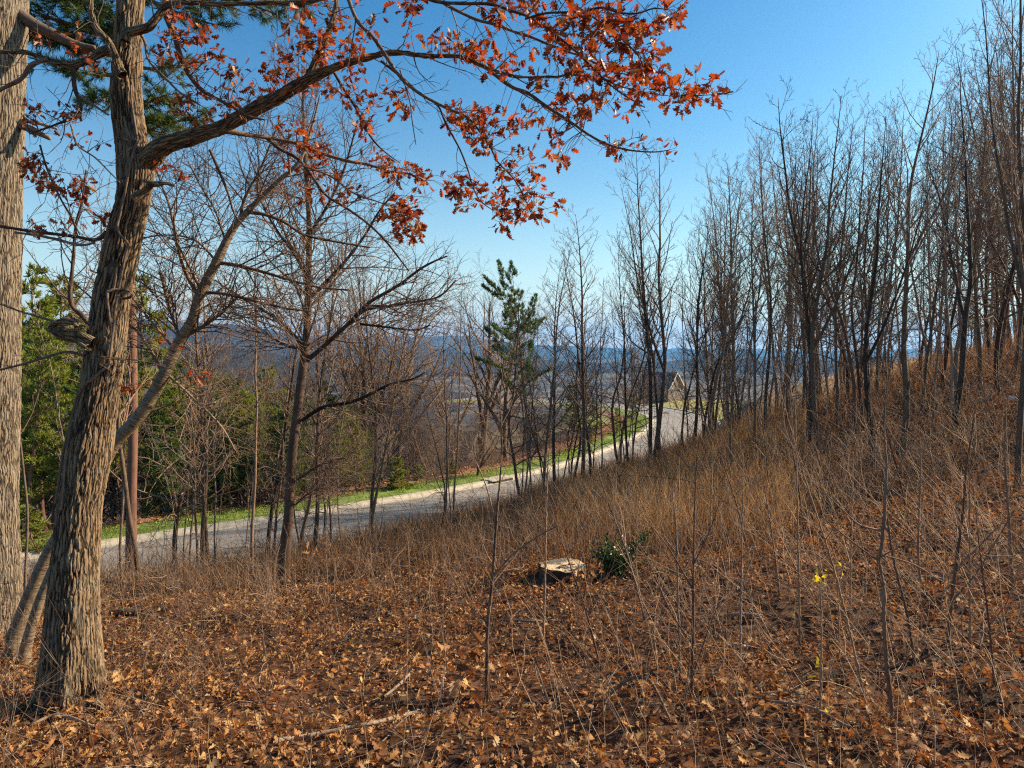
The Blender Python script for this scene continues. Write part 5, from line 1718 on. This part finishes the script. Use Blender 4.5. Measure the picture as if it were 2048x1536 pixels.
# crumpled litter
lg = ground_hit(2024, 806)
b = MB()
rg = np.random.default_rng(9)
th = np.linspace(0, 2 * PI, 16, endpoint=False)
V = []
for k in range(7):
    f_ = k / 6
    r_ = math.sin(PI * (.12 + .8 * f_)) * (1 + rg.normal(0, .16, 16))
    V.append(np.stack([.11 * r_ * np.cos(th), .07 * r_ * np.sin(th), np.full(16, f_ * .12) + rg.normal(0, .012, 16)], 1))
i = np.arange(6)[:, None] * 16
j = np.arange(16)[None]
b.add(np.concatenate(V), None, np.stack([i + j, i + (j + 1) % 16, i + 16 + (j + 1) % 16, i + 16 + j], -1).reshape(-1, 4))
M['plastic'] = mat_plain('white_plastic', (.75, .76, .78), .4, .1)
tag(b.build('plastic_bag', M['plastic'], smooth=False, loc=(lg[0], lg[1], lg[2])), 'crumpled white plastic litter up the right-hand bank', 'litter')

# ------------------------------------------------------------------ storm drain in the kerb
di = int(np.argmin(np.hypot(RF[:, 0] - (1005 - 1024) / F * 37.5, RF[:, 1] - 38.2)))
dp, dt = RF[di], _t[di]
drz = road_z(dp[1])
ang_ = math.atan2(dt[1], dt[0])
dr_ = empty('storm_drain', (dp[0], dp[1], drz), 'dark storm drain opening in the kerb across the road', 'drain')
b = MB()
nn = RN[di]
c0 = np.array((dp[0] - nn[0] * .25, dp[1] - nn[1] * .25, drz + .16))
b.box(c0, (1.9, .85, .06), ang_)
b.build('cover_slab', M['kerb'], dr_, smooth=False)
b = MB()
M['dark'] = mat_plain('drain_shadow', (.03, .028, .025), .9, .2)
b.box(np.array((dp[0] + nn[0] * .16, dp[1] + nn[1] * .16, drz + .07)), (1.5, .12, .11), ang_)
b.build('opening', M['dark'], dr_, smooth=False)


# ------------------------------------------------------------------ road sign by the far bend
sgx, sgy = (1344 - 1024) / F * 97, 97.0
sgz = hz(sgx, sgy)
sg = empty('road_sign', (sgx, sgy, sgz), 'red-rimmed triangular give-way sign on a thin post by the far road bend', 'sign')
b = MB()
b.tube([(sgx, sgy, sgz - .2), (sgx, sgy, sgz + 2.6)], .035, 6)
b.build('post', mat_plain('galvanised', (.35, .36, .37), .5, .1), sg)


def tri(s, y, z0):
    return np.array([(sgx - s / 2, y, z0 + s * .43), (sgx + s / 2, y, z0 + s * .43), (sgx, y, z0 - s * .43)])


for nm, s_, y_, c_ in (('plate', 1.05, sgy - .05, (.5, .03, .02)), ('face', .6, sgy - .075, (.75, .72, .7))):
    b = MB()
    A = tri(s_, y_, sgz + 2.3)
    b.add(np.r_[A, A + (0, .015, 0)], [(0, 2, 1), (3, 4, 5)], [(0, 1, 4, 3), (1, 2, 5, 4), (2, 0, 3, 5)])
    b.build(nm, mat_plain('sign_' + nm, c_, .4, .05), sg, smooth=False)


# ------------------------------------------------------------------ houses
def house(name, label, cx, cy, cz, w, d, hwall, hroof, rot, roofc, wallc, trimc=(.7, .68, .62)):
    o = empty(name, (cx, cy, cz), label, 'house')
    cr, sr = math.cos(rot), math.sin(rot)
    Rm = lambda V: np.c_[V[:, 0] * cr - V[:, 1] * sr, V[:, 0] * sr + V[:, 1] * cr, V[:, 2]]

    def put(nm, V, f3=None, f4=None, mat=None, parent=None):
        b = MB()
        b.add(Rm(np.array(V, float)), f3, f4)
        me = b.mesh(nm, mat, False)
        q = bpy.data.objects.new(nm, me)
        C.objects.link(q)
        q.parent = parent or o
        return q
    a, c = w / 2, d / 2
    wm = mat_plain(name + '_wall', wallc, .8, .15, 1)
    rm = mat_plain(name + '_roof', roofc, .8, .25, 3, .02)
    tm = mat_plain('house_trim', trimc, .6, .05)
    # walls with gables at +-x ends
    V = [(-a, -c, -3), (a, -c, -3), (a, c, -3), (-a, c, -3), (-a, -c, hwall), (a, -c, hwall), (a, c, hwall), (-a, c, hwall), (-a, 0, hwall + hroof), (a, 0, hwall + hroof)]
    put('wall', V, [(4, 8, 7), (5, 6, 9)], [(0, 1, 5, 4), (1, 2, 6, 5), (2, 3, 7, 6), (3, 0, 4, 7)], wm)
    e, t = .55, .22
    k = hroof / c

    def slab(sg_):
        y1 = sg_ * (c + e)
        z1 = hwall - e * k
        return [(-a - e, 0, hwall + hroof + .03), (a + e, 0, hwall + hroof + .03), (a + e, y1, z1 + .03), (-a - e, y1, z1 + .03),
                (-a - e, 0, hwall + hroof + t), (a + e, 0, hwall + hroof + t), (a + e, y1, z1 + t), (-a - e, y1, z1 + t)]
    bx = [(0, 1, 2, 3), (4, 7, 6, 5), (0, 4, 5, 1), (1, 5, 6, 2), (2, 6, 7, 3), (3, 7, 4, 0)]
    V = slab(-1) + slab(1)
    rf = put('roof', V, None, bx + [tuple(i + 8 for i in q) for q in bx], rm)
    for sx_ in (-1, 1):
        x0 = sx_ * (a + e + .03)
        for sg_ in (-1, 1):
            y1, z1 = sg_ * (c + e), hwall - e * k
            V = [(x0, 0, hwall + hroof - .2), (x0, y1, z1 - .2), (x0, y1, z1 + t + .04), (x0, 0, hwall + hroof + t + .04)]
            V += [(p[0] + sx_ * .08, p[1], p[2]) for p in V]
            put('fascia', V, None, [(0, 1, 2, 3), (4, 5, 6, 7), (0, 1, 5, 4), (1, 2, 6, 5), (2, 3, 7, 6), (3, 0, 4, 7)], tm, rf)
    gm = mat_plain('window_glass', (.04, .05, .06), .15, .1)
    for sx_, yy in [(sx_, yy) for sx_ in (-1, 1) for yy in (-c * .5, c * .5)]:
        x0 = sx_ * (a + .01)
        f_ = [(x0, yy - .6, .9), (x0, yy + .6, .9), (x0, yy + .6, 2.3), (x0, yy - .6, 2.3)]
        V = f_ + [(x0 + sx_ * .07, p[1], p[2]) for p in f_]
        fr = put('window', V, None, bx, tm)
        f_ = [(x0 + sx_ * .075, yy - .48, 1.02), (x0 + sx_ * .075, yy + .48, 1.02), (x0 + sx_ * .075, yy + .48, 2.18), (x0 + sx_ * .075, yy - .48, 2.18)]
        put('pane', f_ + [(p[0] + sx_ * .02, p[1], p[2]) for p in f_], None, bx, gm, fr)
    for xx in np.linspace(-a * .7, a * .7, 3):
        y0 = -c - .01
        f_ = [(xx - .6, y0, .9), (xx + .6, y0, .9), (xx + .6, y0, 2.3), (xx - .6, y0, 2.3)]
        fr = put('window', f_ + [(p[0], p[1] - .07, p[2]) for p in f_], None, bx, tm)
        f_ = [(xx - .48, y0 - .075, 1.02), (xx + .48, y0 - .075, 1.02), (xx + .48, y0 - .075, 2.18), (xx - .48, y0 - .075, 2.18)]
        put('pane', f_ + [(p[0], p[1] - .02, p[2]) for p in f_], None, bx, gm, fr)
    ch = [(-a * .4 + q[0], q[1], q[2]) for q in [(-.4, -.4, hwall), (.4, -.4, hwall), (.4, .4, hwall), (-.4, .4, hwall), (-.4, -.4, hwall + hroof + 1), (.4, -.4, hwall + hroof + 1), (.4, .4, hwall + hroof + 1), (-.4, .4, hwall + hroof + 1)]]
    put('chimney', ch, None, bx, wm, rf)
    return o


h1 = at(1335, 790, 190)
house('house', 'far house with a steep slate-blue gable roof and pale trim beyond the road bend', h1[0] - 2, h1[1], h1[2] - .3, 9, 9, 2.7, 3.9, R(-38), (.03, .05, .07), (.13, .095, .07), (.5, .46, .4))
h2 = at(885, 925, 84)
house('house', 'dark brown roofed house hidden among the trees below the road', h2[0], h2[1], h2[2] - .8, 8, 7, 2.4, 2.2, R(-14), (.015, .013, .012), (.06, .042, .03), (.1, .085, .07))


# ------------------------------------------------------------------ ground cover
rg = np.random.default_rng(12)


def scatter(n, d0, d1, umax=.98, pw=1.0):
    D = np.sqrt(rg.uniform(d0 * d0, d1 * d1, n)) if pw == 1 else d0 + (d1 - d0) * rg.uniform(0, 1, n) ** pw
    x = rg.uniform(-umax, umax, n) * D
    return x, D


def clear_road(x, y, m=.5):
    d, s = road_dist(x, y)
    return (d > ROAD_W / 2 + m)


# fallen leaves
lm = MB()
for n, d0, d1, tpl, s0, s1 in ((7500, 1.6, 3.6, TPL_HI, .025, .075), (34000, 3.5, 8, TPL_LO, .02, .062), (38000, 8, 14, TPL_S, .035, .065), (24000, 13, 27, TPL_S, .08, .13), (14000, 1.6, 6, TPL_S, .012, .03)):
    x, y = scatter(n, d0, d1)
    k = clear_road(x, y) & (vnoise(x * 1.7, y * 1.7) * .6 + vnoise(x * .6 + 4, y * .6) * .4 + rg.uniform(-.25, .25, n) > .27)
    x, y = x[k], y[k]
    z = height(x, y)
    e = .05
    gx_, gy_ = (height(x + e, y) - z) / e, (height(x, y + e) - z) / e
    nrm = np.stack([-gx_, -gy_, np.ones(len(x))], 1)
    nrm += rg.normal(0, .6, nrm.shape)
    d = rg.normal(0, 1, nrm.shape)
    d -= nrm * (d * nrm).sum(1)[:, None] / (nrm * nrm).sum(1)[:, None]
    s = rg.uniform(s0, s1, len(x))
    leaf_field(lm, np.stack([x, y, z + rg.uniform(.004, .06, len(x))], 1), d, nrm, s, tpl, rg, .75)
n = 420
a_, q_ = rg.uniform(0, 2 * PI, n), np.sqrt(rg.uniform(0, 1, n))
top_ = rg.random(n) < .03
rr2 = np.where(top_, q_ * rt * .9, rt * (1.0 + q_ * 1.3))
x, y = ctr[0] + rr2 * np.cos(a_), ctr[1] + rr2 * np.sin(a_)
z = np.where(top_, ctr[2] + .02, height(x, y) + rg.uniform(0, .06, n) * np.clip(2.0 - rr2 / rt, 0, 1) + .01)
leaf_field(lm, np.stack([x, y, z], 1), rg.normal(0, 1, (n, 3)) * (1, 1, .3), rg.normal(0, .35, (n, 3)) + (0, 0, 1.), rg.uniform(.04, .08, n), TPL_LO, rg, .7)
n = 500
a_, q_ = rg.uniform(0, 2 * PI, n), rg.uniform(0, 1, n)
rr2 = .24 + q_ * .28
x, y = oak_base[0] + rr2 * np.cos(a_), oak_base[1] + rr2 * np.sin(a_)
z = height(x, y) + rg.uniform(.0, .11, n) * (1 - q_)
leaf_field(lm, np.stack([x, y, z], 1), rg.normal(0, 1, (n, 3)) * (1, 1, .3), rg.normal(0, .4, (n, 3)) + (0, 0, 1.), rg.uniform(.04, .085, n), TPL_HI, rg, .7)
lm.build('leaf_litter', M['litter'], kind='stuff', smooth=False)


def blades(mb, x, y, h0, h1, w, lean, rng, arch=.3, seg=2, bias=(0, 0), zoff=-.02):
    n = len(x)
    z = height(x, y) + zoff
    H = rng.uniform(h0, h1, n) * rng.uniform(.6, 1, n)
    a = rng.uniform(0, 2 * PI, n)
    ln = rng.uniform(0, lean, n)
    dx, dy = np.cos(a) * ln + bias[0], np.sin(a) * ln + bias[1]
    wa = rng.uniform(0, 2 * PI, n)
    wx, wy = np.cos(wa), np.sin(wa)
    V = np.zeros((n, (seg + 1) * 2, 3))
    ww = w if np.ndim(w) else np.full(n, w)
    for k in range(seg + 1):
        t = k / seg
        cx = x + dx * H * t + dx * H * arch * t * t
        cy = y + dy * H * t + dy * H * arch * t * t
        cz = z + H * (t - .25 * arch * t * t * ln)
        wt = ww * (1 - .8 * t)
        V[:, 2 * k] = np.stack([cx - wx * wt, cy - wy * wt, cz], 1)
        V[:, 2 * k + 1] = np.stack([cx + wx * wt, cy + wy * wt, cz], 1)
    f = np.array([(2 * k, 2 * k + 1, 2 * k + 3, 2 * k + 2) for k in range(seg)])
    mb.add(V.reshape(-1, 3), None, (f[None] + (np.arange(n) * (seg + 1) * 2)[:, None, None]).reshape(-1, 4))


# dry grass and weeds: thick band right of centre, thinner elsewhere
gm_ = MB()
x, y = scatter(110000, 5, 24, .95)
px_ = 1024 + x / y * F
den = np.where(px_ > 1050, .9, .25) * smst(5, 8.5, y) + np.where(px_ > 1450, .2, 0)
den *= .35 + 1.1 * vnoise(x * .8, y * .8)
den *= np.where(px_ > 1560, .2, 1)
k = (rg.uniform(0, 1, len(x)) < den) & clear_road(x, y, .2)
st_ = np.hypot(x - ctr[0], (y - ctr[1] + .5) * .8) > .75
k &= st_
blades(gm_, x[k], y[k], .2, .75, .0016 + .00024 * y[k], .45, rg, .5)
x, y = scatter(48000, 7.5, 19, .5)
px_ = 1024 + x / y * F
k = (px_ > 1120 + 60 * (vnoise(x, y) - .5)) & (px_ < 1650 - (y - 8) * 8 + 160 * (vnoise(x * .5, y * .5 + 7) - .5)) & clear_road(x, y, .2) & (vnoise(x * .9 + 3, y * .9) + rg.uniform(-.2, .2, len(x)) > .42)
tg_ = MB()
blades(tg_, x[k], y[k], .3, .85, .0022 + .00022 * y[k], .4, rg, .6)
tg_.build('tall_straw_grass', M['straw'], kind='stuff')
x, y = scatter(9000, 8, 12.5, .95)
px_ = 1024 + x / y * F
k = (px_ < 1100) & clear_road(x, y, .2) & (vnoise(x * .9, y * .9) > .3)
blades(gm_, x[k], y[k], .15, .5, .0035, .6, rg, .5)
x, y = scatter(5000, 2.2, 6, .9)
k = vnoise(x * 1.5, y * 1.5) > .45
blades(gm_, x[k], y[k], .08, .35, .0012, .9, rg, .7)
x, y = scatter(30000, 20, 60, .9)
px_ = 1024 + x / y * F
k = (px_ > 1440) & clear_road(x, y, 1) & ((y > 26) | (vnoise(x * .7, y * .7) > .62))
blades(gm_, x[k], y[k], .3, .8, .012, .4, rg, .4)
gm_.build('dry_grass', M['grass_dry'], kind='stuff')

# brambles and dead stems arching over the litter
wm_ = MB()


def canes(mb, n, cond, d0, d1, L0, L1, r0, bias=None, lv=0):
    x, y = scatter(n * 4, d0, d1, .92)
    px_ = 1024 + x / y * F
    k = np.where(cond(px_, x, y) & clear_road(x, y, .2) & (np.hypot(x - ctr[0], (y - ctr[1] + .5) * .8) > .7))[0][:n]
    z = height(x[k], y[k])
    for xx, yy, zz in zip(x[k], y[k], z):
        L = rg.uniform(L0, L1)
        a = rg.uniform(0, 2 * PI)
        t = rg.uniform(.15, 1.1)
        d = np.array((math.cos(a) * t, math.sin(a) * t, 1.0))
        if bias is not None:
            d[:2] += bias
        Q = branch_path(np.array((xx, yy, zz - .03)), d, L, 5, rg, rg.uniform(-.9, .3), .13)
        r_ = r0 * rg.uniform(.6, 1.3) * (1 + yy * .06)
        mb.tube(Q, np.linspace(r_, r_ * .4, 6), 3, False)
        if lv and rg.random() < .7:
            for _ in range(rg.integers(1, 4)):
                k0 = rg.integers(1, 5)
                Q2 = branch_path(Q[k0], (Q[k0 + 1] - Q[k0]) / L * 5 + rg.normal(0, .6, 3), L * .35, 3, rg, .2, .15)
                mb.tube(Q2, np.linspace(r_ * .6, r_ * .3, 4), 3, False)


canes(wm_, 600, lambda p, x, y: (vnoise(x * 1.3, y * 1.3) > .5), 1.9, 7, .2, .75, .0016, lv=1)
canes(wm_, 700, lambda p, x, y: p > 1100, 3, 10, .3, 1.1, .0020, bias=(-.35, 0), lv=1)
canes(wm_, 900, lambda p, x, y: p > 1050, 8, 20, .5, 1.6, .0028, bias=(-.2, 0), lv=1)
canes(wm_, 1100, lambda p, x, y: p < 1100, 6, 11.5, .3, .9, .0022, lv=1)
wm_.build('dead_stems', M['cane'], kind='stuff')
w2 = MB()
w3 = MB()
canes(w3, 600, lambda p, x, y: vnoise(x + 9, y) > .4, 2.4, 12, .3, 1.0, .0017, lv=1)
w3.build('grey_dead_stems', M['pale_twig'], kind='stuff')
canes(w2, 700, lambda p, x, y: p > 1300, 8, 22, .8, 2.4, .0035, lv=1)
canes(w2, 330, lambda p, x, y: p < 1200, 10, 13.5, .5, 1.4, .003, lv=1)
canes(w2, 350, lambda p, x, y: vnoise(x, y) > .4, 2.4, 8, .3, 1.0, .0020, lv=1)
canes(w2, 350, lambda p, x, y: vnoise(x + 5, y) > .5, 2, 9, .25, .8, .0016, lv=1)
w2.build('bramble_thicket', M['brown_twig'], kind='stuff')

# broken twigs lying about
w4 = MB()
x, y = scatter(900, 1.9, 11)
z = height(x, y)
for xx, yy, zz in zip(x, y, z):
    a = rg.uniform(0, PI)
    L = rg.uniform(.08, .45)
    Q = branch_path(np.array((xx, yy, zz + .03)), np.array((math.cos(a), math.sin(a), rg.normal(0, .12))), L, 4, rg, -.05, .12)
    Q[:, 2] = np.maximum(Q[:, 2], height(Q[:, 0], Q[:, 1]) + .012)
    w4.tube(Q, np.linspace(1, .5, 5) * rg.uniform(.0015, .005), 4, False)
w4.build('fallen_twigs', M['pale_twig'], kind='stuff')

# green grass on the verge
vm_ = MB()
i_ = rg.integers(20, 88, 30000)
f_ = rg.uniform(0, 1, 30000)
off = rg.uniform(.5, 2.9, 30000)
q = RF[i_] * (1 - f_)[:, None] + RF[i_ + 1] * f_[:, None] - RN[i_] * off[:, None]


def blades_at(mb, x, y, z, h0, h1, w, lean, rng):
    n = len(x)
    H = rng.uniform(h0, h1, n)
    a = rng.uniform(0, 2 * PI, n)
    d = np.stack([np.cos(a) * lean, np.sin(a) * lean, np.ones(n)], 1) * H[:, None]
    b_ = rng.uniform(0, 2 * PI, n)
    s = np.stack([np.cos(b_), np.sin(b_), np.zeros(n)], 1) * w
    p = np.stack([x, y, z], 1)
    V = np.stack([p - s, p + s, p + d], 1).reshape(-1, 3)
    mb.add(V, (np.arange(n)[:, None] * 3 + np.array([[0, 1, 2]])))


kk_ = vnoise(q[:, 0] * 1.2, q[:, 1] * 1.2) > .3
q = q[kk_]
blades_at(vm_, q[:, 0], q[:, 1], road_z(q[:, 1]) + .08, .05, .14, .02, .7, rg)
vm_.build('verge_grass', M['grass_green'], kind='stuff', smooth=False)

# leaves blown on the road edge and the strip behind the verge
lm2 = MB()
i_ = rg.integers(16, 90, 9000)
f_ = rg.uniform(0, 1, 9000)
off = np.where(rg.random(9000) < .9, -rg.uniform(2.2, 4.6, 9000), rg.uniform(.3, 6, 9000))
q = RF[i_] * (1 - f_)[:, None] + RF[i_ + 1] * f_[:, None] + RN[i_] * off[:, None]
z = road_z(q[:, 1]) + np.where(off < 0, .12, .02) + rg.uniform(0, .04, 9000)
leaf_field(lm2, np.c_[q, z], rg.normal(0, 1, (9000, 3)) * (1, 1, .2), rg.normal(0, .3, (9000, 3)) + (0, 0, 1.), rg.uniform(.1, .17, 9000), TPL_S, rg, .5)
lm2.build('blown_leaves', M['litter'], kind='stuff', smooth=False)

# ------------------------------------------------------------------ haze
hz_m = bpy.data.materials.new('haze')
hz_m.use_nodes = True
hn = hz_m.node_tree
hn.nodes.clear()
ho = hn.nodes.new('ShaderNodeOutputMaterial')
pv = hn.nodes.new('ShaderNodeVolumePrincipled')
pv.inputs['Density'].default_value = 0.00013
pv.inputs['Color'].default_value = (.2, .52, 1, 1)
pv.inputs['Anisotropy'].default_value = .3
hn.links.new(pv.outputs[0], ho.inputs['Volume'])
b = MB()
b.box((0, 0, 110), (20000, 20000, 420))
b.build('haze', hz_m, kind='stuff', smooth=False)
